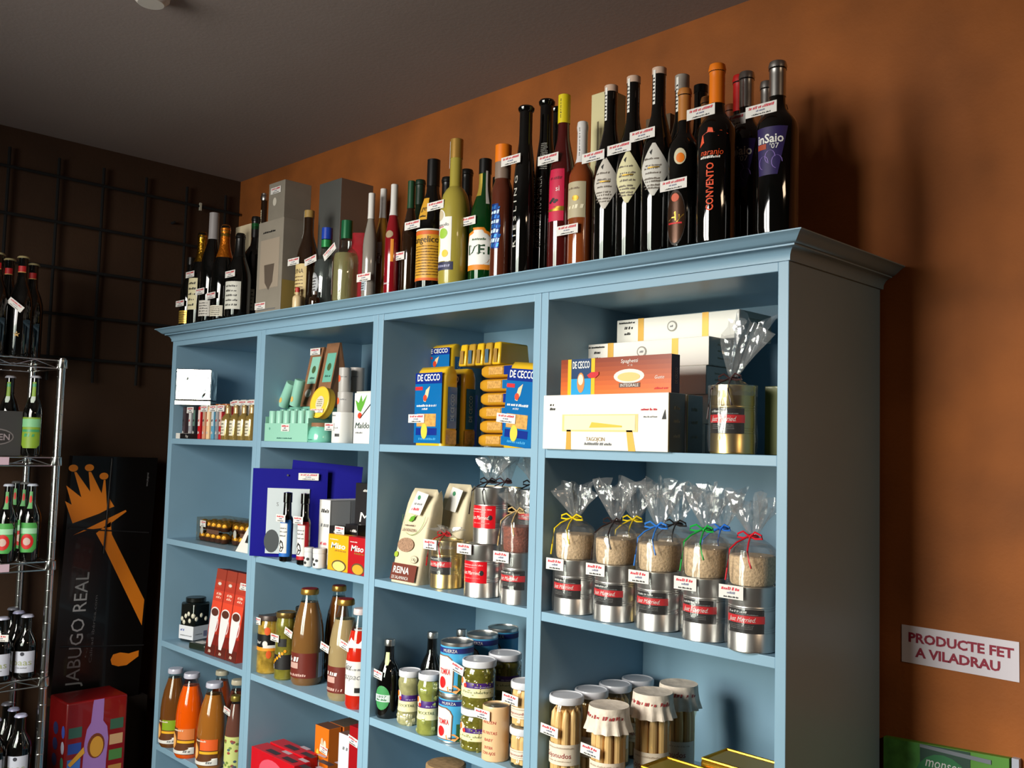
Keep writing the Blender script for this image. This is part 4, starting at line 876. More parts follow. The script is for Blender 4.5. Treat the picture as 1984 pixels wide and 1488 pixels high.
# ---- column 3, second shelf
BAGC = M('beige_paper_bag', (206, 192, 162), .6, noise=.06, nscale=30, bump=.4, bscale=18, bdist=.006); BRN = C((104, 44, 30), .5)
def reina(label, x, y, w, d, h, lean, printed=True, rz=0):
    t = thing('bean_bag', label, 'food bag', (x, y, Z2), rot=(-lean, 0, rz)); m = MB(); k = [(0, .95, 1), (.05, 1, 1), (.3, 1.05, 1), (.6, 1.0, .99), (.85, .75, .98), (.95, .45, .97), (1, .2, .96)]; ring = 24; vs = []; fs = []
    for q, s, sx in k:
        for j in range(ring):
            a = 2*math.pi*(j+.5)/ring; e = .28
            vs.append((w/2+w/2*sx*math.copysign(abs(math.cos(a))**e, math.cos(a)), d/2+d/2*s*math.copysign(abs(math.sin(a))**e, math.sin(a))-(.1*d*(1-s) if q > .5 else 0), q*h+(.006*math.sin(5*a) if q > .9 else 0)))
    for i in range(len(k)-1):
        for j in range(ring): a, b = i*ring+j, i*ring+(j+1) % ring; fs.append((a, b, b+ring, a+ring))
    fs.append(tuple(reversed(range(ring)))); fs.append(tuple((len(k)-1)*ring+j for j in range(ring)))
    m.add(vs, fs, BAGC); m.build('bag', t, ang=60)
    m = MB(); S = Plane((0, -.004, 0)); GL = C((96, 130, 50)); 
    if printed:
        m.rect(S, w*.06, h*.025, w*.96, h*.20, BRN, 1); m.text(S, 'REINA', w*.42, h*.135, h*.07, PAPER, 2, w=w*.6, bold=.02); m.text(S, 'DE SALAMANCA', w*.42, h*.055, h*.035, PAPER, 2, w=w*.62)
        m.disc(S, w*.40, h*.40, w*.30, h*.075, M('lentils', (150, 116, 92), .6, noise=.4, nscale=220), 1); m.disc(S, w*.80, h*.26, w*.13, h*.04, C((150, 140, 120)), 1); m.disc(S, w*.80, h*.26, w*.115, h*.034, BAGC, 2); m.text(S, '1 Kg', w*.80, h*.26, h*.03, INK, 3, w=w*.16)
        m.text(S, 'LA ARAUMA', w*.42, h*.56, h*.035, C((96, 40, 34)), 2, w=w*.52); m.scrib(S, w*.24, h*.60, w*.34, h*.018, C((90, 60, 50)), 2)
        m.poly(S, [(w*.34, h*.655), (w*.40, h*.70), (w*.56, h*.725), (w*.52, h*.67), (w*.42, h*.645)], C((90, 150, 30)), 1)
        arc = [(w*.5+w*.42*math.cos(a), h*.72+h*.21*math.sin(a)) for a in [math.pi*(1.0+i/14) for i in range(15)]]
        for i in range(14):
            (a, b), (c, d_) = arc[i], arc[i+1]; m.add([S(a, b, 1), S(a*1.0+.0012, b-.0012, 1), S(c+.0012, d_-.0012, 1), S(c, d_, 1)], [(0, 1, 2, 3)], GL)
        m.disc(S, w*.12, h*.29, w*.07, h*.03, C((150, 170, 40)), 1)
    m.build('print', t)
    S = Plane((0, -.0065, 0)); m = MB(); m.poly(S, [(w*.30, h*.74), (w*.74, h*.72), (w*.92, h*.95), (w*.50, h*.98)], PAPER, 2); m.disc(S, w*.60, h*.91, .006, .006, C((60, 130, 90)), 3)
    if printed: m.scrib(S, w*.46, h*.83, w*.3, h*.03, GREY, 3); m.scrib(S, w*.40, h*.77, w*.3, h*.03, INKR, 3)
    m.build('hang_label', t)
xr, yr = on_z(736, 1127, Z2); xr2, _ = on_z(814, 1142, Z2)
reina('beige bag of beans with brown REINA band at the left of its shelf', xr, .012, .108, .055, .24, math.radians(12))
reina('crumpled beige bag directly behind the REINA bag', xr+.045, .105, .10, .05, .25, math.radians(9), False)
reina('crumpled beige bag further right behind the gold tin', xr+.135, .15, .10, .05, .25, math.radians(9), False)
def tin_at(u, vb, vt, r, zb=Z2): x, y = cyl(u, vb, zb, r); return x, y, zat(x, y, vt)-zb
x, y, h = tin_at(864, 1142, 1045, .0395); gift('gold food tin with black label and red ribbon beside the REINA bag', x, y, Z2, .0395, h, TING, 'black', None, rib=(170, 24, 28), plume=.015, seed=12)
x, y, h = tin_at(933, 1160, 1052, .042); gift('silver tin with a red square label, bottom of the stacked pair', x, y, Z2, .042, h, TIN, 'red', None, rib=None, plume=0, seed=13); zz_ = Z2+h; xx_, yy_ = x, y
x, y, h = tin_at(1003, 1174, 1068, .0385); gift('silver tin with red rice pack on top, against the third divider', x, y, Z2, .0385, h, TIN, 'black', BRICE, .055, rib=(190, 160, 110), plume=.045, seed=14)
h2 = zat(xx_+.02, yy_+.04, 944)-zz_; gift('silver tin with red label stacked on top of another red label tin', xx_+.008, yy_+.014, zz_, .0405, h2, TIN, 'red', None, rib=(34, 28, 30), plume=.05, tags=False, seed=15, sleeve=False, lean=(0, .01))
xh_, yh_ = xx_-.022, yy_+.094
gift('lower gold tin hidden behind the red label tins', xh_, yh_, Z2, .0385, zz_-Z2, TING, 'black', None, plume=0, tags=False)
gift('upper gold tin with black label behind the stacked red label tin', xh_-.002, yh_+.006, zz_, .0385, h2*.98, TING, 'black', None, rib=(60, 40, 44), plume=.075, tags=False, seed=16, sleeve=False, lean=(-.03, 0))
gift('silver tin at the very back beside the divider', xx_+.066, yy_+.10, Z2, .0385, zz_-Z2, TIN, 'black', None, plume=0, tags=False)
gift('upper silver tin at the very back with black bow', xx_+.066, yy_+.102, zz_, .0385, h2*.97, TIN, 'black', None, rib=(20, 18, 20), plume=.06, tags=False, seed=17, sleeve=False)

# ---- column 1, second shelf: gold wrapped sweets in clear boxes and a white card
def sweets(label, x, y, nx, ny, z):
    t = thing('sweets_box', label, 'box of chocolates', (x, y, z), group='clear boxes of gold chocolates'); p = .037; k = 0; G = M('gold_wrapper', (226, 168, 64), .3, .8, bump=.6, bscale=260, bdist=.003); BR = C((70, 40, 26), .5)
    for iz in range(2):
        for ix in range(nx):
            for iy in range(ny):
                if iy and ix not in (nx-1,) and iz == 0: continue
                MB().ball((0, 0, 0), .0170, G, 14).lathe([(.0140, -.0165), (.0178, -.006), (.0165, -.003)], BR, 14).build('chocolate', t, loc=(.020+ix*p, .020+iy*p, .0185+iz*.038))
    W_, D_ = nx*p+.003, ny*p+.003
    MB().box(0, W_, 0, D_, 0, .080, thin('clear_box', (236, 230, 220), .06, .03)).build('clear_box', t, False)
    m = MB(); S = Plane((0, 0, 0)); m.disc(S, W_*.22, .038, .010, .014, C((170, 168, 160)), 2); m.rect(S, W_*.4, .030, W_*.85, .044, C((96, 66, 50)), 1); m.build('label', t, False)
    return t
xs, ys_ = on_z(372, 1053, Z2)
s1 = sweets('clear box of gold wrapped chocolates, left one with a price tag', .125, .06, 5, 3, Z2); price_tag(s1, -.002, .060, .05, 0, .04)
s2_ = sweets('clear box of gold wrapped chocolates, partly behind the divider', .325, .075, 5, 3, Z2)
xa_, ya_ = on_z(458, 1060, Z2)
t = thing('folded_card', 'white folded card standing by the first divider', 'card', (.495, .008, Z2)); MB().hexa([(0, 0, 0), (.08, 0, 0), (.08, .05, 0), (0, .05, 0)], [(.055, .022, .10), (.08, .022, .10), (.08, .026, .10), (.055, .026, .10)], PAPER).build('card', t, False)
m = MB(); m.scrib(Plane((0, 0, 0), (1, 0, 0), (0, .22, 1)), .045, .03, .02, .03, INK, 1); m.build('print', t, False)

# ---- column 2, second shelf
PCH = M('blue_pouch_film', (10, 6, 118), .75, ior=1.25,  bump=.3, bscale=16, bdist=.006)
def pouch(label, x, y, z, w, h, th, rot, front):
    t = thing('pouch', label, 'pouch', (x, y, z), rot=rot); m = MB(); nx, nz = 12, 14; vs = []; fs = []
    for side in (-1, 1):
        for i in range(nz+1):
            for j in range(nx+1):
                a, b = j/nx, i/nz; bul = th/2*(math.sin(math.pi*a)**.5)*(math.sin(math.pi*min(1, b*.9+.06))**.6)+.0006; vs.append((a*w, side*bul, b*h))
    n1 = (nx+1)*(nz+1)
    for i in range(nz):
        for j in range(nx):
            a = i*(nx+1)+j; fs.append((a, a+1, a+nx+2, a+nx+1)); b = a+n1; fs.append((b+1, b, b+nx+1, b+nx+2))
    for j in range(nx): fs.append((j+1, j, j+n1, j+1+n1)); a = nz*(nx+1)+j; fs.append((a, a+1, a+1+n1, a+n1))
    for i in range(nz): a = i*(nx+1); fs.append((a, a+nx+1, a+nx+1+n1, a+n1)); a += nx; fs.append((a+nx+1, a, a+n1, a+nx+1+n1))
    m.add(vs, fs, PCH); m.build('pouch', t, ang=60)
    if front:
        m = MB(); S = Plane((0, -th/2-.0006, 0)); m.rect(S, w*.22, h*.04, w*.78, h*.78, C((176, 184, 188), .5), 1); m.disc(S, w*.30, h*.18, w*.10, h*.13, C((40, 46, 50)), 2); m.text(S, 'S', w*.36, h*.6, .012, GREY, 2); m.disc(S, w*.48, h*.93, .003, .003, INK, 1); m.build('label', t)
        price_tag(t, -th/2-.003, h*.92, w*.76, 0, .062)
    return t
hp = zat(.60, -.03, 906)-(Z2+.001)
pouch('dark blue pouch with white panel standing in front over the shelf edge', .629, -.019, Z2+.001, .232, hp, .02, (0, 0, math.radians(41)), True)
pouch('plain dark blue pouch standing behind the front pouch', .672, .070, Z2+.003, .225, zat(.72, .10, 893)-Z2, .014, (0, math.radians(4), math.radians(36)), False)
def sauce(label, u, vb, vt, stripe, y):
    r = .0185; x = on_y(u, vb, y)[0]; t = thing('sauce_bottle', label, 'sauce bottle', (x, y, Z2)); h = zat(x, y, vt)-Z2
    p = [(r*.9, 0), (r, .003), (r, h*.58), (r*.92, h*.62), (r*.66, h*.66), (r*.60, h*.84), (r*.70, h*.85), (r*.70, h*.99), (0, h)]
    MB().lathe(p, BLACKG, 28).build('glass_body', t); S = Cyl(p[:7], .45); m = MB(); m.rect(S, -.022, h*.10, .020, h*.58, PAPER, 1); m.rect(S, -.022, h*.55, .022, h*.60, C(stripe), 2); m.rect(S, .012, h*.10, .024, h*.58, C(stripe), 2); m.rect(S, -.022, h*.07, .022, h*.12, C(stripe), 2)
    m.poly(S, [(-.012, h*.14), (-.002, h*.14), (.003, h*.20), (.0, h*.28), (-.008, h*.31), (-.013, h*.25), (-.007, h*.21)], INK, 3)
    for q in (.36, .42, .47): m.scrib(S, -.014, h*q, .022, h*.02, GREY, 3)
    m.build('label', t); price_tag(t, -r-.003, h*.62, .0, 0, .05); return t
sauce('small black sauce bottle with blue and white label before the blue pouch', 553, 1083, 953, (30, 100, 180), -.004+.012)
sauce('small black sauce bottle with red and white label before the blue pouch', 587, 1086, 955, (170, 24, 34), .008)
tc = carton('tea_carton', 'white and grey carton with handwriting right of the sauce bottles', 'carton', px1(610, .045, 1060), px1(610, .045, 1060)+.055, .055, .20, Z2, on_y(620, 968, .045)[1], C((220, 216, 212), .5), {'r': C((150, 150, 152), .45)},
       lambda m, S, R, w, d, h: (m.scrib(S, w*.2, h*.8, w*.7, h*.06, INK, 1), m.scrib(S, w*.2, h*.58, w*.7, h*.06, GREY, 1), m.scrib(S, w*.2, h*.30, w*.6, h*.05, INKR, 1), m.poly(S, [(w*.2, h*.1), (w*.5, h*.08), (w*.7, h*.2), (w*.4, h*.26)], INK, 1), m.rect(R, d*.04, h*.02, d*.48, h*.98, C((176, 176, 178)), 1), m.rect(R, d*.52, h*.02, d*.97, h*.98, C((136, 136, 140)), 1)))
def smalljar(label, u, vb, vt, r, y):
    x = on_y(u, vb, y)[0]; t = thing('ceramic_jar', label, 'small jar', (x, y, Z2)); h = zat(x, y, vt)-Z2; p = [(r*.9, 0), (r, .002), (r, h*.72), (r*.98, h*.74), (r*1.03, h*.76), (r*1.03, h*.95), (r*.9, h), (0, h)]
    MB().lathe(p, C((206, 206, 206), .25, 0, .4), 28).build('jar', t); m = MB(); S = Cyl(p[:5], -.1)
    for i, (a, b) in enumerate(((-.008, .3), (.004, .2), (.012, .4), (-.002, .45))): m.disc(S, a, h*b, .0045, .0040, INK, 1)
    m.build('print', t)
smalljar('small white jar with black blotches beside the red sauce bottle', 598, 1092, 1060, .0140, -.002+.002)
smalljar('slightly wider white jar with black blotches next to the yellow carton', 619, 1097, 1062, .0195, -.0+.004)
def miso(label, u0, u1, vt, c, cup, y=.008, w=.066):
    x0 = px1(u0, y, 1100); zt = on_y((u0+u1)/2, vt, y)[1]; w = px1(u1, y, 1100)-x0
    def dr(m, S, R, w, d, h):
        m.text(S, 'Miso', w*.5, h*.70, h*.16, WHITE, 1, w=w*.72, shear=.2, bold=.02); m.scrib(S, w*.35, h*.54, w*.55, h*.05, C((150, 110, 40)), 1); m.scrib(S, w*.1, h*.85, w*.4, h*.03, WHITE, 1)
        m.disc(S, w*.58, h*.15, w*.36, h*.16, C((90, 70, 40)), 1); m.disc(S, w*.58, h*.14, w*.30, h*.13, C(cup), 2)
    return carton('soup_carton', label, 'carton', x0, x0+w, y, y+.03, Z2, zt, C(c, .4), None, dr)
mt = miso('yellow miso soup carton at the front of its shelf', 634, 673, 1036, (232, 160, 20), (216, 200, 110)); price_tag(mt, .012, (on_y(650, 1036, .008)[1]-Z2)+.012, .035, 0, .045)
miso('red miso soup carton next to the yellow one', 673.5, 708, 1041, (170, 16, 26), (220, 150, 40))
for i, (u, nm_) in enumerate(((637, 'left'), (668, 'right'))):
    carton('soup_carton', 'black topped carton standing behind the %s miso carton' % ('yellow', 'red')[i], 'carton', px1(u, .045, 1030), px1(u, .045, 1030)+.058, .045+.001, .075, Z2, on_y(u+10, (1019, 1016)[i], .045)[1], C((26, 24, 26), .35), None, lambda m, S, R, w, d, h: m.scrib(S, w*.4, h*.84, w*.5, h*.06, PAPER, 1))
carton('soup_carton', 'tall black miso pack at the back by the second divider', 'carton', px1(688, .10, 980), 1.180, .10, .14, Z2, on_y(700, 936, .10)[1], C((34, 32, 34), .35), None, lambda m, S, R, w, d, h: (m.text(S, 'Miso', w*.45, h*.6, h*.12, WHITE, 1, w=w*.7, shear=.2), m.disc(S, w*.5, h*.36, w*.3, h*.08, C((190, 150, 60)), 1), m.scrib(S, w*.2, h*.9, w*.5, h*.03, PAPER, 1)))

# ---- column 1, third shelf
x0, z0 = on_y(331, 1243, .03); x1 = on_y(366, 1243, .03)[0]
t = thing('glass_jar', 'square dark jar of pale garlic cloves with white label', 'jar', (.075, .04, Z3), math.radians(14)); w, h = .072, zat(.1, .06, 1166)-Z3
MB().box(0, w, 0, w, 0, h, M('dark_brine', (16, 20, 18), .06, coat=.8)).build('jar', t, bevel=.008); MB().lathe([(.030, h+.0), (.034, h+.001), (.034, h+.013), (.032, h+.015), (0, h+.015)], C((20, 22, 20), .25), 28, w/2, w/2).build('lid', t)
GAR = C((206, 200, 180), .3, 0, .5)
for i, (a, b, c, d_) in enumerate(((.012, .58, 0, 1), (.030, .66, 0, 1), (.050, .55, 0, 1), (.064, .68, 0, 1), (.022, .50, 0, 1), (.044, .72, 0, 1))):
    MB().ball((0, 0, 0), .0082, GAR, 12, 1.2).build('garlic_clove', t, loc=(a, .0045, h*b))
for i, (a, b) in enumerate(((.012, .60), (.032, .68), (.052, .58))):
    MB().ball((0, 0, 0), .0082, GAR, 12, 1.2).build('garlic_clove', t, loc=(w-.0045, a, h*b))
m = MB(); S = Plane((0, 0, 0)); R_ = Plane((w, 0, 0), (0, 1, 0), (0, 0, 1), (1, 0, 0)); m.rect(S, 0, h*.08, w, h*.42, C((216, 216, 222)), 1); m.rect(R_, 0, h*.08, w*.96, h*.42, C((216, 216, 222)), 1)
m.scrib(S, w*.1, h*.28, w*.3, h*.06, C((80, 100, 170)), 2); m.scrib(S, w*.1, h*.16, w*.8, h*.03, GREY, 2); m.rect(R_, w*.6, h*.14, w*.8, h*.28, C((120, 120, 150)), 2); m.scrib(R_, w*.1, h*.2, w*.4, h*.03, GREY, 2); m.build('label', t, False)
t = thing('flat_tin', 'low dark square tin lying in front of the coffee cartons', 'tin', (.205, .012, Z3), math.radians(10)); MB().box(0, .085, 0, .06, 0, .022, C((34, 42, 34), .25, 0, .4)).build('tin_body', t, bevel=.004); m = MB(); m.box(.02, .06, .012, .040, .0221, .0226, PAPER); m.build('label', t, False)
def mug(label, i, x, th):
    rot = (-th, 0, 0); w, d, h = .064, .045, .275; t = thing('chocolate_carton', label, 'carton', (x, .02+.002*i, Z3+.0008), rot=rot, group='drinking chocolate cartons')
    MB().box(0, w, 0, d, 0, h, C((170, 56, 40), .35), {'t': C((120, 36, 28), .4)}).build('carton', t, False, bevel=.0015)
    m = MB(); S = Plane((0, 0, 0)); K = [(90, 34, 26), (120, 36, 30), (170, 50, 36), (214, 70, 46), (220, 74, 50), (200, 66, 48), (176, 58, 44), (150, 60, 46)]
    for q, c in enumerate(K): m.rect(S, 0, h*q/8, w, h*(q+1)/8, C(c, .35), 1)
    m.rows(S, [(h*.09, w*.28, w*.54), (h*.2, w*.13, w*.68), (h*.36, w*.05, w*.80), (h*.50, w*.02, w*.88)], C((222, 220, 222)), 2); m.disc(S, w*.46, h*.50, w*.42, h*.055, C((226, 216, 214)), 3); m.disc(S, w*.46, h*.495, w*.36, h*.045, C((84, 42, 30)), 4)
    for k_ in range(8):
        a0, a1 = -1.3+k_*.33, -1.3+(k_+1)*.33; m.add([S(w*.76+w*.2*math.cos(a), h*.36+h*.09*math.sin(a), 3) for a in (a0, a1)]+[S(w*.76+w*.13*math.cos(a), h*.36+h*.065*math.sin(a), 3) for a in (a1, a0)], [(0, 1, 2, 3)], C((226, 190, 190)))
    m.scrib(S, w*.3, h*.66, w*.5, h*.03, C((240, 190, 170)), 2); m.scrib(S, w*.3, h*.70, w*.5, h*.03, C((240, 190, 170)), 2); m.disc(S, w*.48, h*.83, w*.17, h*.018, PAPER, 2)
    for a in range(7): m.add([S(w*(.2+.08*a), h*.79, 2), S(w*(.21+.08*a), h*.79, 2), S(w*(.27+.06*a), h*.88, 2), S(w*(.26+.06*a), h*.88, 2)], [(0, 1, 2, 3)], C((226, 130, 90)))
    m.scrib(S, w*.35, h*.03, w*.3, h*.035, C((226, 200, 180)), 2); m.build('print', t, False); return t
xm = px1(396, .02, 1268)
for i, lb in enumerate(('leftmost tall red chocolate carton with a white mug', 'middle tall red chocolate carton with a white mug', 'tall red chocolate carton with a mug next to the first divider')):
    tq = mug(lb, i, xm+i*.0655, math.radians(7))
price_tag(tq, -.002, .235, .045, 0, .04)

# ---- column 2, third shelf: jars and juices
def jar(name, label, u, vb, vt, r, z, fill, lidc, lab_fn=None, tg=None, lidr=1.0, waist=0, cat='jar', xy=None, h=None, group=None, lidh=.012, lumps=None):
    x, y = xy or cyl(u, vb, z, r); h = h or zat(x, y, vt)-z; t = thing(name, label, cat, (x, y, z), group=group)
    hb = h-lidh; p = [(r*.9, 0), (r, .004), (r, hb*.26), (r*(1-waist), hb*.36), (r*(1-waist), hb*.70), (r, hb*.80), (r, hb*.88), (r*.92, hb*.94), (r*.86, hb)]
    MB().lathe(p+[(0, hb)], fill, 36).build('glass_body', t)
    R = r*lidr; lp = [(R*.98, hb-.003), (R, hb-.002), (R, h-.002), (R*.97, h), (R*.9, h), (R*.86, h-.0015), (0, h-.0015)]; MB().lathe(lp, lidc, 32).build('lid', t)
    if lab_fn: m = MB(); lab_fn(m, p, h, r); m.build('label', t)
    if tg: price_tag(t, -r-.002, h*tg[0], tg[1], tg[2] if len(tg) > 2 else 0, .045)
    if lumps:
        n_, rr_, mm_, lo, hi = lumps; q = random.Random(int(abs(x)*1e4)); mb = MB()
        for i in range(n_):
            a = q.uniform(-1.2, 2.1); zz = lo+(hi-lo)*q.random(); rad = Cyl(p).rad(hb*zz)-rr_*.80
            mb.ball((rad*math.sin(a), -rad*math.cos(a), hb*zz), rr_, mm_, 8)
        mb.build('contents', t)['kind'] = 'stuff'
    return t, x, y, h
GLID = C((120, 96, 50), .3, .6); WLID = C((206, 206, 212), .3, 0, .2)
def l_bor(m, p, h, r):
    S = Cyl(p, .5); m.rect(S, -r*1.2, h*.46, r*1.5, h*.68, C((20, 18, 18), .35), 1); m.rows(S, [(h*.40, -r*1.2, r*1.5), (h*.46, -r*1.2, r*1.5)], C((226, 140, 30)), 1); m.rect(S, r*.0, h*.45, r*1.5, h*.50, PAPER, 2); m.disc(S, .006, h*.52, .008, .009, PAPER, 2); m.text(S, 'bar', -.016, h*.55, h*.06, PAPER, 2)
    m.disc(S, .018, h*.34, .008, .012, C((206, 80, 20)), 1); m.disc(S, .012, h*.74, .009, .012, C((206, 80, 20)), 1)
PICK = M('pickled_vegetables', (150, 120, 46), .15, coat=.8, noise=.5, nscale=45)
jar('glass_jar', 'jar of pickled vegetables with black and orange band beside the first divider', 519, 1307, 1190, .0355, Z3, PICK, C((74, 60, 56), .35, .3), l_bor, (.90, -.014))
def l_diag(m, p, h, r):
    S = Cyl(p, .6); m.rect(S, -r*.4, h*.5, r*.5, h*.62, INK, 1); m.rect(S, -r*1.1, h*.16, r*1.2, h*.38, INK, 1)
    m.poly(S, [(-r*1.1, h*.22), (-r*.2, h*.42), (r*1.1, h*.45), (r*1.1, h*.40), (r*.0, h*.34), (-r*.9, h*.16)], C((216, 206, 200)), 2)
    for i in range(6): m.disc(S, -r*.9+i*r*.26, h*(.26+.035*i), .004, .0045, C((226, 150, 20)), 3)
jar('glass_jar', 'tall olive jar with slanted black and white band left of the big juice bottle', 550, 1319, 1185, .030, Z3, M('olive_brine', (110, 104, 40), .15, coat=.8, noise=.4, nscale=30), GLID, l_diag, (.62, -.008))
def juice(label, u, vb, vt, r, z, fill, lid, lab_fn=None, tg=None, style='juice', xy=None, empty=.93, name='juice_bottle', cat='bottle', lidh=.016, h=None, lidr=1.22, top=None):
    x, y = xy or cyl(u, vb, z, r); h = h or zat(x, y, vt)-z; t = thing(name, label, cat, (x, y, z)); p = mk(h, r, style); S = Cyl(p)
    # liquid colour body, clear neck above the fill line
    q = [a for a in p if a[1] < h*empty]; q.append((S.rad(h*empty), h*empty)); MB().lathe(q+[(0, h*empty)], fill, 36).build('liquid_body', t)
    k = [(S.rad(h*empty), h*empty)]+[a for a in p if a[1] > h*empty]; MB().lathe(k, CLEAR, 28).build('glass_neck', t)
    R = k[-1][0]*lidr; z1 = h; MB().lathe([(R, z1-lidh), (R*1.04, z1-lidh+.003), (R, z1-.003), (R*.95, z1-.0005), (0, z1)], lid, 28).build('lid', t)
    if top: MB().lathe([(R*.9, z1), (R*.88, z1+.0008), (0, z1+.0008)], top, 24).build('lid_disc', t)
    if lab_fn: m = MB(); lab_fn(m, p, h, r); m.build('label', t)
    if tg: price_tag(t, -S.rad(h*tg[0])-.002, h*tg[0], tg[1], tg[2] if len(tg) > 2 else .15, .042)
    return t
PEAR = M('cloudy_pear_juice', (116, 80, 42), .08, coat=.6); PALE = M('pale_cloudy_juice', (150, 130, 92), .08, coat=.6); RDJ = C((130, 20, 20), .3)
def l_red(m, p, h, r):
    S = Cyl(p, .6); m.rect(S, -r*1.4, h*.08, r*1.0, h*.34, C((104, 40, 32), .35), 1); m.scrib(S, -r*1.0, h*.25, r*.9, h*.05, PAPER, 2); m.rect(S, -r*.95, h*.18, -r*.2, h*.24, C((190, 150, 140)), 2); m.scrib(S, -r*1.1, h*.10, r*1.4, h*.03, C((200, 160, 150)), 2)
    m.rect(S, r*1.15, h*.08, r*1.6, h*.34, C((176, 178, 190)), 1)
juice('large cloudy amber juice bottle with gold lid in the middle of its shelf', 593, 1330, 1140, .046, Z3, PEAR, C((170, 130, 60), .3, .7), l_red, (.53, -.032, .25), empty=.86, top=RDJ)
juice('pale cloudy juice bottle with gold lid beside the red gazpacho bottle', 663, 1360, 1160, .0425, Z3, PALE, C((170, 130, 60), .3, .7), l_red, (.51, -.030, .2), empty=.80, top=RDJ)
xb_ = on_y(655, 1200, .17)[0]; juice('dark amber juice bottle at the back behind the pale one', 0, 0, 0, .038, Z3, M('amber_juice', (110, 62, 22), .08, coat=.6), C((170, 130, 60), .3, .7), None, None, xy=(xb_, .17), empty=.88, h=zat(xb_, .17, 1134)-Z3, top=RDJ)
RJ = M('gazpacho', (186, 36, 20), .1, coat=.6)
def l_gaz(m, p, h, r):
    S = Cyl(p, .55); m.rect(S, -r*1.6, h*.14, r*1.6, h*.48, PAPER, 1); m.text(S, 'Soy', -r*.6, h*.43, h*.05, INK, 2, shear=.3); m.text(S, 'gazpacho', -.002, h*.33, h*.06, GREY, 2, w=r*2.3, shear=.3); m.rect(S, r*.1, h*.17, r*1.2, h*.22, INK, 2); m.scrib(S, -r*.9, h*.39, r*1.6, h*.02, GREY, 2)
def f_gaz(t): 
    p = [(.038, .160), (.026, .185), (.015, .205)]; m = MB(); m.lathe(p, C((216, 206, 206), .5), 10, wob=lambda q, a, s: q*(1+.12*math.cos(5*a)*(1-s))); m.build('paper_collar', t)
tz = juice('bright red gazpacho bottle with white label, beside the second divider', 692, 1376, 1178, .034, Z3, RJ, C((206, 190, 190), .4), l_gaz, (.62, -.022, .2), empty=.78, name='gazpacho_bottle'); f_gaz(tz)
xb_ = on_y(632, 1200, .2)[0]; jar('glass_jar', 'small dark lidded jar at the back between two juice bottles', 0, 0, 0, .03, Z3, M('dark_olives', (40, 36, 22), .1, coat=.7), C((50, 44, 30), .3, .5), xy=(xb_-.01, .10+.03), h=zat(xb_, .13, 1176)-Z3)

# ---- column 3, third shelf
def l_beer(m, p, h, r):
    S = Cyl(p, .35); m.disc(S, 0, h*.27, .022, h*.155, C((60, 140, 80)), 1); m.rows(S, [(h*.22, -.022, .022), (h*.31, -.022, .022)], C((196, 210, 206)), 2); m.text(S, '1897', -.002, h*.285, h*.035, C((40, 80, 60)), 3, w=.028, shear=.2); m.scrib(S, -.016, h*.235, .032, h*.025, C((50, 110, 70)), 3)
    S = Cyl(p, .6); m.rows(S, [(h*.68, -.006, .006), (h*.72, -.011, .011), (h*.84, -.011, .011)], C((190, 200, 150)), 1); m.poly(S, [(-.005, h*.74), (.005, h*.74), (0, h*.82)], C((60, 90, 50)), 2)
xk_, yk_ = cyl(750, 1394, Z3, .031)
juice('dark green beer bottle with oval green label and silver cap at the left', 750, 1394, 1238, .031, Z3, BLACKG, SIL, l_beer, (.56, -.006, .12), 'beer', empty=.95, name='beer_bottle', lidr=1.12)
juice('dark beer bottle with silver cap behind the white lidded jars', 0, 0, 0, .031, Z3, BLACKG, SIL, None, None, 'beer', xy=(on_y(836, 1300, .14)[0], .14), h=zat(on_y(836, 1300, .14)[0], .14, 1224)-Z3, empty=.95, name='beer_bottle', lidr=1.12)
juice('dark beer bottle with silver cap at the very back behind the fruit tins', 0, 0, 0, .031, Z3, BLACKG, SIL, None, None, 'beer', xy=(on_y(892, 1300, .24)[0], .24), h=zat(on_y(892, 1300, .24)[0], .24, 1219)-Z3, empty=.95, name='beer_bottle', lidr=1.12)
PUR = C((66, 30, 110), .4); LYE = C((226, 218, 170), .45)
def l_purple(txt, lo=.26, hi=.64, a0=.45):
    def f(m, p, h, r):
        S = Cyl(p, a0); w = r*1.25; m.rect(S, -w, h*lo, w*1.1, h*(lo+hi)/2, LYE, 1); m.rows(S, [(h*(lo+hi)/2, -w, w*1.1), (h*(hi-.08), -w, w*1.1), (h*hi, -w, -w*.2)], PUR, 1); m.text(S, txt, w*.1, h*(lo+(hi-lo)*.3), h*.05, C((70, 90, 60)), 2, w=w*1.3, shear=.1)
        m.disc(S, -w*.55, h*(hi-.09), .009, .012, C((226, 206, 190)), 2); m.disc(S, -w*.65, h*(hi-.06), .005, .007, C((226, 120, 30)), 3); m.disc(S, -w*.4, h*(hi-.14), .005, .005, C((190, 50, 40)), 3); m.scrib(S, w*.1, h*(hi-.17), w*.8, h*.03, C((170, 160, 200)), 2)
    return f
GAJ = M('garlic_jar_contents', (150, 146, 104), .12, coat=.8, noise=.3, nscale=50); GAL = C((186, 180, 140), .15, 0, .6)
jar('glass_jar', 'white lidded jar of pale garlic with purple label, next to the green beer bottle', 791, 1407, 1297, .0285, Z3, GAJ, WLID, l_purple('COCKTAIL'), waist=.06, lumps=(14, .010, GAL, .02, .22), lidr=.98)
jar('glass_jar', 'white lidded jar of gherkins with purple label, next to the fruit tins', 829, 1427, 1303, .0285, Z3, M('gherkins', (130, 134, 66), .12, coat=.8, noise=.3, nscale=50), WLID, l_purple('COCKTAIL'), waist=.06, lumps=(16, .010, C((150, 156, 84), .15, 0, .6), .02, .9), lidr=.98)
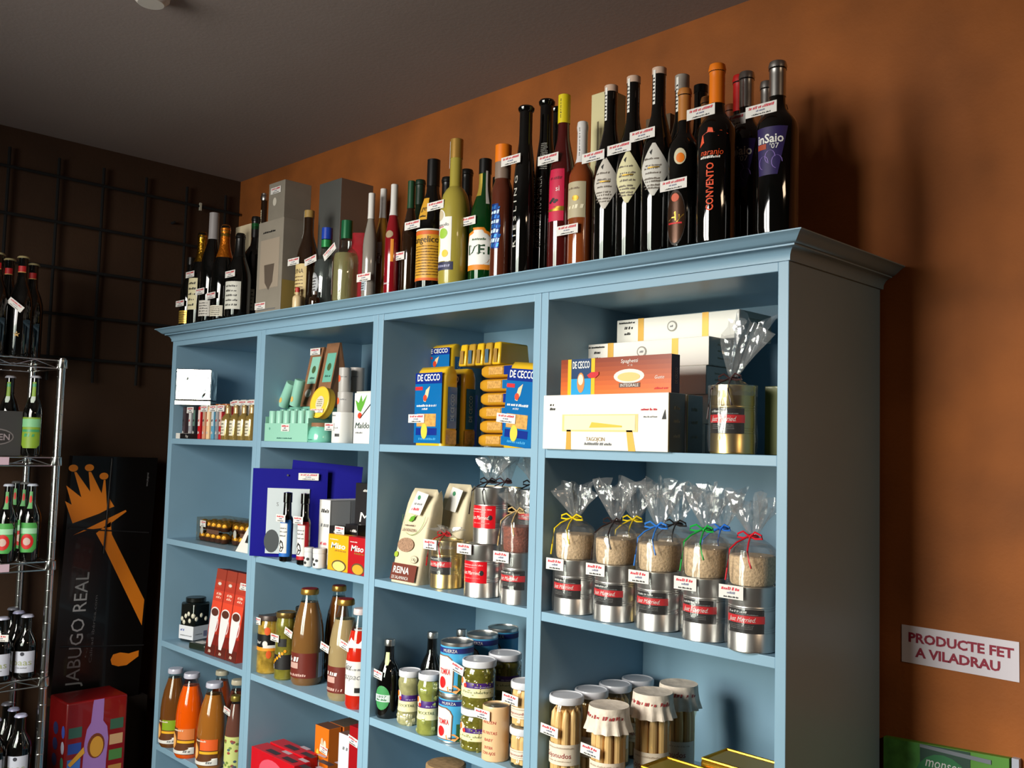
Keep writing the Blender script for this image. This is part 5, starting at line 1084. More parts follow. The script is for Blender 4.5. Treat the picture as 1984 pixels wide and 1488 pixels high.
def fruit_tin(label, x, y, z, h, group=None, r=.0395):
    t = thing('fruit_tin', label, 'food tin', (x, y, z), group=group); MB().lathe(can_prof(r, h), TIN, 36).build('tin_can', t); m = MB(); p = [(r, 0), (r, h)]
    S = Cyl(p, .8); m.rect(S, -.07, h*.05, .07, h*.93, C((70, 160, 206), .35, 0, .3), 1); m.rect(S, -.07, h*.80, .07, h*.90, C((30, 40, 110)), 2); m.rect(S, .005, h*.05, .07, h*.42, C((50, 90, 50)), 2); S = Cyl(p, .25); m.text(S, 'MUERZA', .006, h*.85, h*.06, PAPER, 3, w=.036)
    m.rows(S, [(h*.08, -.030, .016), (h*.6, -.030, .018), (h*.70, -.030, .012), (h*.76, -.030, .002)], C((120, 80, 50)), 3); m.rows(S, [(h*.10, -.030, .014), (h*.6, -.030, .0155), (h*.69, -.030, .010), (h*.74, -.030, .0)], PAPER, 4); m.text(S, 'TOMKA', -.006, h*.46, h*.11, RED, 5, w=.030, bold=.02); m.disc(S, -.012, h*.25, .010, h*.11, C((200, 20, 24)), 5)
    m.poly(S, [(.004, h*.10), (.024, h*.06), (.034, h*.14), (.022, h*.22), (.002, h*.18)], C((226, 150, 80)), 6); m.scrib(S, .008, h*.12, .018, h*.03, INK, 7); m.build('label', t); return t
xt, yt = cyl(880, 1442, Z3, .0395); ht = zat(xt, yt, 1342)-Z3; hu = zat(xt, yt, 1240)-Z3-ht
fruit_tin('blue and white food tin with red fruit, lower of the stacked pair', xt, yt, Z3, ht); fruit_tin('blue and white food tin with red fruit, stacked on another', xt, yt, Z3+ht, hu)
for i, (u, yy) in enumerate(((934, yt+.11), (974, yt+.21))):
    x_ = on_y(u, 1260, yy)[0]; lbn = ('first', 'second')[i]
    fruit_tin('lower food tin hidden in the %s row behind the front pair' % lbn, x_, yy, Z3, ht); fruit_tin('blue topped food tin seen in the %s row behind the front pair' % lbn, x_, yy, Z3+ht, hu)
OLV = M('green_olives', (96, 92, 34), .12, coat=.8, noise=.4, nscale=70); OLL = C((128, 122, 44), .15, 0, .6)
r_ = .0405; xo_, yo_ = cyl(924, 1459, Z3, r_); ho = zat(xo_, yo_, 1368)-Z3
jar('glass_jar', 'lower white lidded olive jar with purple label, under another', 0, 0, 0, r_, Z3, OLV, WLID, l_purple('Fines sherby'), xy=(xo_, yo_), h=ho, lumps=(60, .0055, OLL, .03, .92))
hz = zat(xo_, yo_, 1276)-Z3-ho
jo = jar('glass_jar', 'upper white lidded olive jar with purple label and price tag', 0, 0, 0, r_, Z3+ho, OLV, WLID, l_purple('Fines sherby'), (.80, -.030, .2), xy=(xo_, yo_), h=hz, lumps=(60, .0055, OLL, .03, .92))
x_ = on_y(980, 1330, yo_+.10)[0]
jar('glass_jar', 'lower olive jar behind, hidden by the front olive jars', 0, 0, 0, r_, Z3, OLV, WLID, None, xy=(x_, yo_+.095), h=ho); jar('glass_jar', 'white lidded olive jar behind the front olive pair', 0, 0, 0, r_, Z3+ho, OLV, WLID, l_purple('Fines sherby'), xy=(x_, yo_+.095), h=hz, lumps=(30, .0055, OLL, .5, .9))
# beige tin of fried peppers
r_ = .031; xf_, yf_ = cyl(959, 1478, Z3, r_); hf = zat(xf_, yf_, 1364)-Z3; t = thing('food_tin', 'tall beige tin with red lettering before the olive jars', 'food tin', (xf_, yf_, Z3))
MB().lathe([(r_*.96, 0), (r_*1.01, .002), (r_, .006), (r_, hf-.006), (r_*1.01, hf-.003), (r_*.97, hf), (r_*.93, hf-.003), (0, hf-.003)], C((222, 184, 140), .35, 0, .2), 36).build('tin_can', t); MB().lathe([(r_*.92, hf-.0028), (0, hf-.0026)], TIN, 28).box(-.004, .004, -.012, .008, hf-.002, hf-.001, TIN).build('lid', t)
m = MB(); S = Cyl([(r_, 0), (r_, hf)], .35)
for tx, q, ww in (('ANZEN', .72, .034), ('AS FRITAS', .53, .040), ('BABY', .40, .022), ('ENTERA', .26, .022), ('CON AJOS', .16, .034)): m.text(S, tx, -.004, hf*q, hf*.055, C((170, 30, 34)), 1, w=ww, shear=.1)
m.build('lettering', t); price_tag(t, -r_-.002, hf*.84, -.012, 0, .05)
ASP = M('asparagus_jar_contents', (190, 150, 100), .3, noise=.15, nscale=20); SPE = C((232, 196, 148), .35, 0, .3)
def l_coj(m, p, h, r):
    S = Cyl(p, .35); m.rect(S, -r*1.35, h*.22, r*1.4, h*.46, C((222, 206, 186)), 1); m.text(S, 'Cojonudos', -r*.25, h*.335, h*.06, C((140, 24, 30)), 2, w=r*1.9, shear=.08); m.scrib(S, -r*.9, h*.41, r*1.8, h*.02, C((180, 160, 140)), 2); m.scrib(S, -r*.9, h*.26, r*1.6, h*.015, C((180, 160, 140)), 2)
def spears(t, r, h, n=9):
    m = MB()
    for i in range(n):
        a = i*2*math.pi/n; R = r*.96-.0088; m.lathe([(.0074, .006), (.0086, h*.3), (.0086, h*.66), (.0070, h*.80), (0, h*.86)], SPE, 10, R*math.sin(a), -R*math.cos(a))
    m.build('asparagus_spears', t)['kind'] = 'stuff'
def coj(label, u, vb, vt, r, z, cloth=False, tg=None, xy=None, h=None, group=None):
    x, y = xy or cyl(u, vb, z, r); h = h or zat(x, y, vt)-z; t = thing('asparagus_jar', label, 'jar', (x, y, z), group=group); hb = h-.012
    p = [(r*.95, 0), (r*1.04, .004), (r*1.04, hb*.16), (r*.97, hb*.22), (r*.97, hb*.72), (r*1.06, hb*.78), (r*1.08, hb*.88), (r*1.02, hb*.95), (r*.92, hb)]
    MB().lathe(p+[(0, hb)], thin('jar_glass', (250, 246, 232), .05, .02), 36).build('glass_body', t); MB().lathe([(r*.62, .003), (r*.62, hb*.90), (0, hb*.90)], ASP, 24).build('brine', t); spears(t, r, h)
    m = MB(); l_coj(m, [(r*1.0, 0), (r*1.0, h)], h, r); m.build('label', t)
    R = r*1.08; MB().lathe([(R*.98, hb-.003), (R, hb), (R, h-.003), (R*.97, h-.0005), (R*.90, h), (R*.86, h-.0015), (0, h-.0015)], WLID, 32).build('lid', t)
    if cloth:
        CL = M('printed_paper_cover', (216, 202, 186), .6, noise=.12, nscale=60, bump=.5, bscale=40, bdist=.004); RR = R*1.03
        m = MB(); m.lathe([(0, h+.001), (RR*.88, h+.001), (RR*.99, h+.002), (RR*1.01, h-.004), (RR*1.02, h-.016), (RR*1.06, h-.030), (RR*1.17, h-.046)], CL, 72, wob=lambda q, a, s: q*(1+max(0, s-.55)*.16*math.sin(13*a))).build('paper_cover', t)
        m = MB(); S = Cyl([(RR*1.02, 0), (RR*1.02, h)], 0)
        for i in range(9): m.scrib(S, -.05+.013*i, h-.019, .010, .008, C((160, 60, 60)), 2)
        m.build('cover_print', t)
    if tg: price_tag(t, -r-.005, h*tg, -.012, .06, .05)
    return t
# asparagus jars beside the third divider
ra = .0305; xa2, ya2 = cyl(1014, 1490, Z3, ra); h1_ = zat(xa2, ya2, 1406)-Z3; 
coj('short asparagus jar with white lid, lower of the pair beside the third divider', 0, 0, 0, ra, Z3, xy=(xa2, ya2), h=h1_); h2_ = zat(xa2, ya2, 1318)-Z3-h1_
coj('short asparagus jar with white lid and tag, upper of the pair by the third divider', 0, 0, 0, ra, Z3+h1_, xy=(xa2, ya2), h=h2_, tg=.62)
x_ = on_y(1020, 1230, .12)[0]; zq = zat(x_, .12, 1275)
for i in range(3):
    if i < 2: jar('glass_jar', ('bottom', 'middle')[i]+' olive jar of the pile against the right side of the third column', 0, 0, 0, .031, Z3+(zq-Z3)/2*i, OLV, WLID, None, xy=(1.7455, .11), h=(zq-Z3)/2)
    else: jar('glass_jar', 'topmost jar with purple label, cut by the third divider', 0, 0, 0, .031, zq, M('orange_jar', (170, 110, 40), .15, coat=.7, noise=.3, nscale=60), WLID, l_purple('Fines', .2, .7, .5), xy=(1.7455, .11), h=zat(x_, .12, 1190)-zq)

# ---- column 4, third shelf: asparagus
yA = .04
def cx4(u, v, y): return on_y(u, v, y)[0]
xA = cx4(1098, 1345, .045); hA = zat(xA, .045, 1340)-Z3
nmA = ['front white lidded asparagus jar with tag, nearest the third divider', 'second white lidded asparagus jar from the front', 'third white lidded asparagus jar from the front', 'rearmost white lidded asparagus jar in the corner']
for i, (u, v) in enumerate(((1098, 1349), (1141, 1338), (1180, 1327), (1212, 1317))):
    yy = .045+.083*i; x_ = max(cx4(u, v, yy), 1.8234+.039); coj(nmA[i], 0, 0, 0, .031, Z3, xy=(x_, yy), h=zat(x_, yy, v), tg=.60 if i == 0 else None) if False else coj(nmA[i], 0, 0, 0, .0345, Z3, xy=(x_, yy), h=zat(x_, yy, v-4)-Z3, tg=.60 if i == 0 else None)
for i, (u, v, yy, lb) in enumerate(((1180, 1372, .012, 'front paper covered asparagus jar with price tag'), (1265, 1346, .110, 'middle paper covered asparagus jar'), (1315, 1330, .215, 'rear paper covered asparagus jar near the blue back panel'))):
    x_ = cx4(u, v, yy); coj(lb, 0, 0, 0, .0365, Z3, True, .56 if i == 0 else None, xy=(x_, yy), h=zat(x_, yy, v-5)-Z3)
# gold trays at the lower edge
GT = M('gold_tray', (206, 160, 50), .25, .9)
def tray(label, x0, x1, y0, y1, z1):
    t = thing('gold_tin', label, 'tin', (x0, y0, Z3)); w, d, h = x1-x0, y1-y0, z1-Z3
    MB().box(0, w, 0, d, 0, h, GT).build('tin_body', t, bevel=.006); m = MB(); k = .004; P = [(k, k, h), (w-k, k, h), (w-k, d-k, h), (k, d-k, h), (k, k, h)]
    m.tube(P, .0035, GT, 8); m.build('rolled_rim', t); MB().box(.012, w-.012, .012, d-.012, h, h+.0006, C((120, 104, 40), .4)).build('lid_panel', t, False)
xL1 = on_y(1262, 1480, .12)[0]
tray('flat gold tin with raised rim, front one at the bottom edge', 2.085, 2.25, -.0+.01, .10, zat(2.1, .10, 1470))
tray('flat gold tin with raised rim, rear one touching the paper covered jars', 2.16, 2.35, .105, .20, zat(2.18, .20, 1455))

# ---- column 1, fourth shelf: juices
def l_or(c, low=.05, hi=.36):
    def f(m, p, h, r):
        S = Cyl(p, .6); w = r*1.25; m.rect(S, -w, h*low, w*.7, h*hi, C((96, 56, 30), .4), 1); m.rect(S, -w*.3, h*(low+.18), w*.7, h*hi, C(c), 2); m.disc(S, -w*.75, h*(low+hi)/2, w*.36, h*.10, C((240, 160, 70)), 3); m.disc(S, -w*.75, h*(low+hi)/2, w*.30, h*.085, C((246, 186, 110)), 4)
        m.rows(S, [(h*(low+.01), -w, w*.7), (h*(low+.04), -w, w*.7), (h*(low+.09), w*.3, w*.7)], PAPER, 5); m.rect(S, -w*.3, h*(low+.14), w*.7, h*(low+.17), C((230, 170, 30)), 5); m.scrib(S, -w*.6, h*(hi-.03), w*.7, h*.02, C((240, 220, 200)), 5); m.scrib(S, w*.1, h*(low+.03), w*.4, h*.03, GREY, 6)
    return f
WL = C((190, 190, 206), .3, 0, .3)
juice('brown apple juice bottle at the far left of its shelf', 333, 1450, 1294, .044, Z4, M('apple_juice', (104, 62, 26), .08, coat=.6), WL, l_or((130, 160, 20)), empty=.88)
juice('bright orange juice bottle, second from the left', 364, 1471, 1303, .0455, Z4, M('orange_juice', (222, 84, 8), .08, coat=.6), WL, l_or((214, 120, 60)), empty=.85)
juice('golden brown juice bottle with orange label at the shelf front', 408, 1493, 1321, .047, Z4, M('peach_juice', (150, 92, 34), .08, coat=.6), WL, l_or((222, 90, 30)), empty=.86)
def l_map(m, p, h, r):
    S = Cyl(p, .6); w = r*1.3; m.rect(S, -w, h*.0+.01, w*.7, h*.5, C((190, 196, 120)), 1)
    q = random.Random(5)
    for i in range(22): m.disc(S, q.uniform(-w*.9, w*.6), q.uniform(.02, h*.46), .005, .004, C(((110, 130, 60), (150, 60, 50), (70, 90, 100))[i % 3]), 2)
    m.rect(S, w*.72, .01, w*1.2, h*.5, C((196, 190, 196)), 1)
xg2, yg2 = cyl(451, 1506, Z4, .030)
juice('small wine coloured bottle with yellow green map label by the first divider', 451, 1506, 1347, .030, Z4, M('grape_must', (96, 60, 50), .1, coat=.7), C((150, 130, 60), .3, .6), l_map, (.80, -.016, .15), empty=.90)
for (u, v, yy, lb, cc) in ((431, 1298, .17, 'juice bottle in the back row with a cream lid, between the front two', (150, 60, 20)), (462, 1316, .15, 'back row juice bottle with white lid next to the first divider', (120, 60, 40))):
    x_ = min(on_y(u, v, yy)[0], .583-.042); juice(lb, 0, 0, 0, .039, Z4, M('juice_%d' % u, cc, .1, coat=.6), C((216, 206, 180), .35), None, None, xy=(x_, yy), h=zat(x_, yy, v)-Z4, empty=.86)
# ---- column 2, fourth shelf: red cartons
xr0, zr0 = on_y(484, 1455, .02)
REDB = C((196, 16, 30), .35, 0, .3)
zt_ = zat(.68, .0, 1452)
def d_red(m, S, R, w, d, h):
    T = Plane((0, 0, h), (1, 0, 0), (0, 1, 0), (0, 0, 1))
    for i in range(3): m.rect(T, .06+.09*i, .01, .12+.09*i, .03, C((60, 50, 56)), 1); m.rect(T, .10+.09*i, .04, .14+.09*i, .055, C((190, 170, 180)), 1)
    m.disc(S, w*.5, h*.6, w*.3, h*.3, C((210, 80, 100)), 1)
carton('biscuit_carton', 'wide bright red carton at the bottom edge, front one', 'carton', .645, .88, .008, .062, Z4, zt_, REDB, None, d_red)
carton('biscuit_carton', 'wide bright red carton just behind the front red one', 'carton', .655, .84, .064, .112, Z4, zt_+.004, REDB, None, d_red)
x0 = on_y(609, 1460, .116)[0]
def d_org(m, S, R, w, d, h):
    m.rect(S, 0, 0, w, h*.22, C((120, 130, 196)), 1)
    for i, (a, b, c) in enumerate(((.25, .62, (230, 190, 60)), (.3, .5, (220, 210, 200)), (.36, .34, (190, 30, 24)), (.62, .4, (220, 190, 130)), (.7, .25, (216, 216, 220)), (.3, .2, (206, 206, 216)), (.55, .78, (200, 180, 150)), (.75, .76, (226, 206, 180)))): m.disc(S, w*a, h*b, w*.1, h*.08, C(c), 2)
tt = carton('biscuit_carton', 'orange illustrated carton with a price tag on the fourth shelf', 'carton', x0, x0+.070, .116, .16, Z4, on_y(609, 1402, .116)[1], C((222, 110, 20), .4), {'t': C((100, 66, 50), .5)}, d_org); price_tag(tt, -.002, (on_y(609, 1402, .116)[1]-Z4)*.72, .05, .15, .04)
carton('biscuit_carton', 'brown topped carton hidden behind the orange one', 'carton', x0+.002, x0+.075, .165, .34, Z4, on_y(609, 1402, .116)[1]-.001, C((180, 90, 30), .4), {'t': C((96, 80, 66), .5)})
xw1, xw2, xw3 = on_y(656, 1440, .03)[0], on_y(676, 1440, .03)[0], on_y(677, 1440, .022)[0]
carton('biscuit_carton', 'white illustrated carton between the orange and red cartons', 'carton', xw1, xw2, .03, .06, Z4, on_y(660, 1420, .03)[1], C((206, 206, 216), .4), {'t': C((110, 80, 70), .5)}, lambda m, S, R, w, d, h: (m.disc(S, w*.35, h*.3, w*.2, h*.15, C((90, 30, 30)), 1), m.disc(S, w*.7, h*.25, w*.15, h*.1, C((200, 180, 160)), 1), m.scrib(S, w*.4, h*.85, w*.5, h*.05, GREY, 1)))
tt = carton('biscuit_carton', 'narrow red carton against the second divider', 'carton', xw3+.001, 1.183, .02, .06, Z4, on_y(685, 1408, .02)[1], C((150, 12, 20), .35)); price_tag(tt, -.002, (on_y(685, 1408, .02)[1]-Z4)*.88, .02, .15, .045)
# ---- column 3, fourth shelf
x_ = on_y(864, 1480, .09)[0]; t = thing('clay_pot', 'jar with a brown cork like lid barely showing at the bottom edge', 'jar', (x_, .09, Z4)); hq = zat(x_, .09, 1478)-Z4
MB().lathe([(.04, 0), (.05, .02), (.052, hq*.7), (.045, hq-.02), (0, hq-.02)], C((96, 40, 30), .4), 28).build('pot', t); MB().lathe([(.047, hq-.022), (.05, hq-.018), (.05, hq-.003), (.046, hq), (0, hq)], M('cork', (150, 120, 84), .8, noise=.25, nscale=90), 28).build('lid', t)

# ================================================================== wall items at right
S = Plane((2.4397, YB-.002, 0)); x1s = 2.6525
t = thing('sign', 'white paper sign reading PRODUCTE FET A VILADRAU on the ochre wall', 'sign', (2.4397, YB, 1.2205)); w, h = x1s-2.4397, .0717
MB().box(0, w, -.0015, 0, 0, h, C((214, 206, 216), .6)).build('paper', t, False); m = MB(); S = Plane((0, -.0015, 0)); CR = C((140, 20, 50), .6)
m.text(S, 'PRODUCTE FET', w*.51, h*.70, h*.25, CR, 1, w=w*.90, bold=.035); m.text(S, 'A VILADRAU', w*.49, h*.32, h*.25, CR, 1, w=w*.72, bold=.035); m.build('lettering', t, False)
xg0, zg0 = on_y(1712, 1427, .370); xg1, zg1 = on_y(1955, 1470, .370)
t = thing('leaflet_holder', 'green leaflet holder box on the wall below the paper sign', 'leaflet holder', (xg0, .370, .80)); w = xg1-xg0
def hz_(f): return zg0+(zg1-zg0)*f-.80
GA = M('leaf_green_print', (74, 140, 60), .5, noise=.35, nscale=30); GBk = C((40, 70, 58), .45); GC_ = C((84, 142, 50), .5)
MB().hexa([(0, 0, 0), (w, 0, 0), (w, .013, 0), (0, .013, 0)], [(0, 0, hz_(0)), (w, 0, hz_(1)), (w, .013, hz_(1)), (0, .013, hz_(0))], GC_).build('holder', t, False)
m = MB(); S = Plane((0, 0, 0)); m.poly(S, [(0, 0), (w*.31, 0), (w*.31, hz_(.31)-.002), (0, hz_(0)-.001)], GA, 1); m.poly(S, [(w*.31, 0), (w*.71, 0), (w*.71, hz_(.71)-.001), (w*.31, hz_(.31)-.001)], GBk, 2)
m.disc(S, w*.5, hz_(.5)-.075, w*.24, .06, C((40, 110, 66)), 3); m.text(S, 'monseny', w*.52, hz_(.5)-.032, .020, C((206, 206, 206)), 4, w=w*.34, shear=.2)
m.poly(S, [(w*.31, hz_(.31)-.007), (w*.87, hz_(.87)-.016), (w*.87, hz_(.87)-.008), (w*.31, hz_(.31)-.001)], C((120, 126, 136), .3), 4); m.build('print', t, False)
tag(MB().box(0, .012, 0, .012, 0, .02, C((176, 180, 196))).build('wall_clip', loc=(xg1+.004, YB-.012, zg1-.018), smooth=False), 'small pale clip on the wall right of the leaflet holder', 'clip')

# ================================================================== left: wire rack, beers, poster, red carton
RXF, RXB = .03, -.245; RY1, RY0 = on_x(121, 700, RXF)[0], -1.45
lev = [on_x(60, v, RXF)[1] for v in (694, 886, 1090, 1316)]; lev.append(lev[-1]-.33)
levd = [on_x(60, v, RXF)[1] for v in (713, 902, 1107, 1333)]
rk = thing('wire_rack', 'chrome wire rack carrying beer bottles at the left edge', 'rack', (0, 0, 0))
for (px_, py_) in ((RXF, RY1), (RXB, RY1), (RXF, RY0), (RXB, RY0)):
    m = MB(); m.lathe([(.0125, .012), (.0125, lev[0]+.006), (.009, lev[0]+.010), (0, lev[0]+.010)], CHROME, 20, px_, py_)
    for i in range(34): z_q = .05+i*.051; m.lathe([(.0126, z_q), (.0133, z_q+.0012), (.0133, z_q+.0026), (.0126, z_q+.0038)], CHROME, 16, px_, py_)
    m.build('post', rk); MB().lathe([(.016, 0), (.016, .012), (.0, .0125)], C((30, 30, 30)), 16, px_, py_).build('foot', rk)
    for z_q in lev: MB().lathe([(.0175, z_q-.026), (.0185, z_q-.024), (.0165, z_q+.002), (.0135, z_q+.004)], CHROME, 20, px_, py_).build('collar', rk)
for k_, z_q in enumerate(lev):
    m = MB()
    for zz in (z_q, z_q-.026): m.tube([(RXF, RY1, zz), (RXF, RY0, zz)], .0028, CHROME, 8); m.tube([(RXB, RY1, zz), (RXB, RY0, zz)], .0028, CHROME, 8); m.tube([(RXF, RY1, zz), (RXB, RY1, zz)], .0028, CHROME, 8); m.tube([(RXF, RY0, zz), (RXB, RY0, zz)], .0028, CHROME, 8)
    n_ = 16; P = [(RXF, RY1-.02-(RY1-RY0-.04)*i/n_, z_q-.002 if i % 2 else z_q-.024) for i in range(n_+1)]
    m.tube(P, .0018, CHROME, 6)
    for i in range(34): yy = RY1-.03-(RY1-RY0-.06)*i/33; m.tube([(RXF, yy, z_q+.001), (RXB, yy, z_q+.001)], .0014, CHROME, 6)
    m.build('wire_shelf', rk)
for k_, v in enumerate((886, 1100)):
    yy = on_x(3, v, RXF+.004)[0]; tag(MB().box(RXF+.0035, RXF+.0045, yy-.07, yy+.022, lev[1+k_]-.024, lev[1+k_]+.0, C((206, 176, 190))).build('shelf_label', loc=(0, 0, 0), smooth=False), 'pale pink price strip on the rack, %s one' % ('upper', 'lower')[k_], 'price label')
def beer(label, u, v, k_, r, h, draw=None, capc=(200, 200, 210), x=None, y=None, glass=BLACKG, style='beer', neck=None, group=None):
    z = lev[k_]+.0028
    if y is None: y = on_x(u, v, x)[0]
    t = thing('beer_bottle', label, 'beer bottle', (x, y, z), math.radians(50), group); p = mk(h, r, style); MB().lathe(p+[(0, p[-1][1])], glass, 28).build('glass_body', t)
    R = p[-1][0]*1.25; MB().lathe([(R*1.1, h-.007), (R, h-.003), (R*.8, h), (0, h)], C(capc, .35, .3), 20).build('crown_cap', t)
    if draw: m = MB(); draw(m, p, h, r); m.build('label', t)
    return t
def d_star(m, p, h, r):
    S = Cyl(p, .2); m.poly(S, [((.010 if i % 2 == 0 else .004)*math.sin(i*math.pi/5), h*.22+(.010 if i % 2 == 0 else .004)*math.cos(i*math.pi/5)) for i in range(10)], C((190, 150, 80)), 1); S = Cyl(p, .2); m.rect(S, -.03, h*.84, .03, h*.90, C((170, 20, 24)), 1); m.rect(S, -.03, h*.835, .03, h*.842, C((200, 150, 80)), 2)
H0 = on_x(46, 497, -.03)[1]-lev[0]-.003
b0 = beer('tall dark beer bottle with gold star, red neck band and loose price tag', 46, 500, 0, .036, H0, d_star, (196, 180, 130), x=-.03); price_tag(b0, -.047, H0*.50, .004, .65, .055)
beer('tall dark beer bottle with red neck band behind the starred one at its right', 66, 514, 0, .036, H0, d_star, (190, 176, 130), x=-.14)
beer('tall dark beer bottle with red neck band left of the starred one', 20, 503, 0, .036, H0, d_star, (196, 180, 130), x=-.11)
beer('tall dark beer bottle with red neck band at the picture edge', -3, 510, 0, .036, H0, d_star, (190, 176, 130), x=-.03)
GL1 = C((120, 150, 40), .5); GL2 = C((60, 140, 90), .4)
def d_green(m, p, h, r):
    S = Cyl(p, .1); m.rows(S, [(h*.10, -r*.7, r*.7), (h*.14, -r*1.0, r*1.0), (h*.48, -r*1.0, r*1.0)], GL1, 1); m.rect(S, -r*1.0, h*.36, r*1.0, h*.46, C((120, 180, 130)), 2); m.scrib(S, -r*.6, h*.24, r*1.2, h*.05, GL2, 2); m.rect(S, -r*.9, h*.30, r*.9, h*.33, GL2, 2)
    m.rows(S, [(h*.66, -.006, .006), (h*.70, -.012, .012), (h*.74, -.013, .013)], C((196, 206, 196)), 1); m.rect(S, -.013, h*.74, .013, h*.92, GL1, 1); m.rect(S, -.013, h*.86, .013, h*.90, GL2, 2)
h1q = on_x(70, 728, .0)[1]-lev[1]-.003
beer('beer bottle with lime green labels next to the rack post', 70, 730, 1, .031, h1q, d_green, (196, 196, 206), x=-.005, glass=BLACKG)
beer('beer bottle with lime green labels behind the dark grey box', 21, 727, 1, .031, h1q, d_green, (196, 196, 206), x=-.10)
yb_ = on_x(42, 860, .0)[0]; t = thing('beer_carton', 'dark grey beer carton with pale badge on the second rack shelf', 'carton', (-.065, yb_, lev[1]+.003), math.radians(90))
hq = on_x(40, 797, .0)[1]-lev[1]-.003; MB().box(-.16, 0, -.06, 0, 0, hq, C((62, 60, 60), .5)).build('carton', t, False, bevel=.001)
m = MB(); S = Plane((0, -.06, 0)); m.disc(S, -.075, hq*.42, .052, .026, C((120, 112, 112)), 1); m.disc(S, -.075, hq*.42, .048, .022, C((50, 46, 46)), 2); m.text(S, 'PILSEN', -.075, hq*.42, .02, C((150, 136, 140)), 3, w=.08, bold=.02); m.build('print', t, False)
def d_rg(m, p, h, r):
    S = Cyl(p, .1); m.rows(S, [(h*.12, -r*.6, r*.6), (h*.17, -r*.95, r*.95), (h*.46, -r*.95, r*.95), (h*.50, -r*.8, r*.8)], C((70, 150, 70)), 1); m.disc(S, 0, h*.26, r*.62, h*.10, C((190, 24, 24)), 2); m.disc(S, 0, h*.26, r*.35, h*.05, C((190, 160, 150)), 3); m.rect(S, -r*.92, h*.36, r*.92, h*.43, C((150, 200, 160)), 2)
    m.rows(S, [(h*.68, -.012, .012), (h*.90, -.011, .011)], C((90, 150, 90)), 1); m.disc(S, 0, h*.80, .009, h*.05, C((190, 30, 26)), 2)
h2q = on_x(65, 937, .0)[1]-lev[2]-.003
beer('beer bottle with green and red labels, nearest the rack post', 64, 938, 2, .0305, h2q, d_rg, (200, 206, 220), x=.0)
beer('beer bottle with green and red labels, second from the post in front', 18, 938, 2, .0305, h2q, d_rg, (200, 206, 220), x=.0)
beer('beer bottle with red label in the back row of the third rack shelf', 50, 937, 2, .0305, h2q, d_rg, (130, 130, 130), x=-.12)
beer('beer bottle with red label in the back row nearer the picture edge', 33, 937, 2, .0305, h2q, d_rg, (110, 110, 110), x=-.19)
def d_w(m, p, h, r):
    S = Cyl(p, .1); m.rect(S, -r*1.1, h*.10, r*1.1, h*.44, C((190, 192, 206)), 1); m.disc(S, 0, h*.40, .006, .006, C((50, 50, 60)), 2); m.text(S, 'baas', 0, h*.27, h*.10, C((150, 156, 110)), 2, w=r*1.6); m.scrib(S, -r*.5, h*.17, r, h*.02, GREY, 2)
h3q = on_x(54, 1191, -.0)[1]-lev[3]-.003
beer('stubby dark beer bottle with white label, first from the post, fourth rack shelf', 54, 1193, 3, .035, h3q, d_w, (190, 190, 210), x=-.005)
b1 = beer('stubby dark beer bottle with white label and tag, second, fourth rack shelf', 6, 1200, 3, .035, h3q, d_w, (190, 190, 210), x=-.005); price_tag(b1, -.037, h3q*.70, .01, 0, .05)
beer('stubby dark beer bottle in the middle row, fourth rack shelf', 37, 1188, 3, .034, h3q, d_w, (150, 150, 180), x=-.085)
beer('stubby dark beer bottle in the rear row, fourth rack shelf', 26, 1180, 3, .034, h3q, None, (110, 110, 120), x=-.165)
h4q = on_x(41, 1384, -.0)[1]-lev[4]-.003; h4q = min(h4q, .26)
beer('stubby dark beer bottle with white label, first from the post, lowest rack shelf', 41, 1386, 4, .036, h4q, d_w, (190, 190, 220), x=-.005)
beer('stubby dark beer bottle with white label at the picture edge, lowest rack shelf', -9, 1391, 4, .035, h4q, d_w, (190, 190, 220), x=-.005)
beer('stubby dark beer bottle in the middle row, lowest rack shelf', 27, 1377, 4, .034, h4q, d_w, (150, 150, 180), x=-.09)
beer('stubby dark beer bottle in the rear row, lowest rack shelf', 14, 1367, 4, .034, h4q, None, (100, 100, 110), x=-.17)

# poster panel leaning beside the wall
PX = -.215; P4 = [on_x(u, v, PX) for u, v in ((98, 1354), (268, 1346), (306, 887), (141, 883))]
t = thing('poster', 'black glossy JABUGO REAL poster panel with an orange crown figure', 'poster', (PX, 0, 0)); PBK = M('poster_black', (14, 12, 12), .3, coat=.15)
MB().hexa([(0, P4[0][0], P4[0][1]), (0, P4[1][0], P4[1][1]), (-.03, P4[1][0], P4[1][1]), (-.03, P4[0][0], P4[0][1])], [(0, P4[3][0], P4[3][1]), (0, P4[2][0], P4[2][1]), (-.03, P4[2][0], P4[2][1]), (-.03, P4[3][0], P4[3][1])], PBK).build('panel', t, False)
OR = C((246, 138, 34), .45); S = Plane((0, 0, 0), (0, 1, 0), (0, 0, 1), (1, 0, 0)); m = MB()
def cp(pts): return [on_x(a/2.448, 880+b/2.448, PX) for a, b in pts]
for pts in ([(344, 328), (308, 222), (340, 240), (314, 148), (386, 205), (352, 85), (362, 84), (428, 178), (420, 84), (432, 84), (482, 186), (492, 122), (500, 122), (508, 262), (470, 282)],
            [(345, 385), (596, 264), (600, 272), (528, 325), (524, 345), (420, 358)], [(455, 375), (525, 320), (530, 380), (684, 690), (672, 812), (500, 455), (480, 420)],
            [(516, 205), (542, 248), (516, 258)], [(524, 975), (536, 950), (570, 940), (610, 945), (658, 930), (656, 958), (600, 1000), (560, 1006), (530, 998)]):
    m.poly(S, cp(pts), OR, 1)
for a, b in ((348, 66), (424, 64), (493, 104)):
    c_ = cp([(a, b)])[0]; m.disc(S, c_[0], c_[1], .016, .0125, OR, 1)
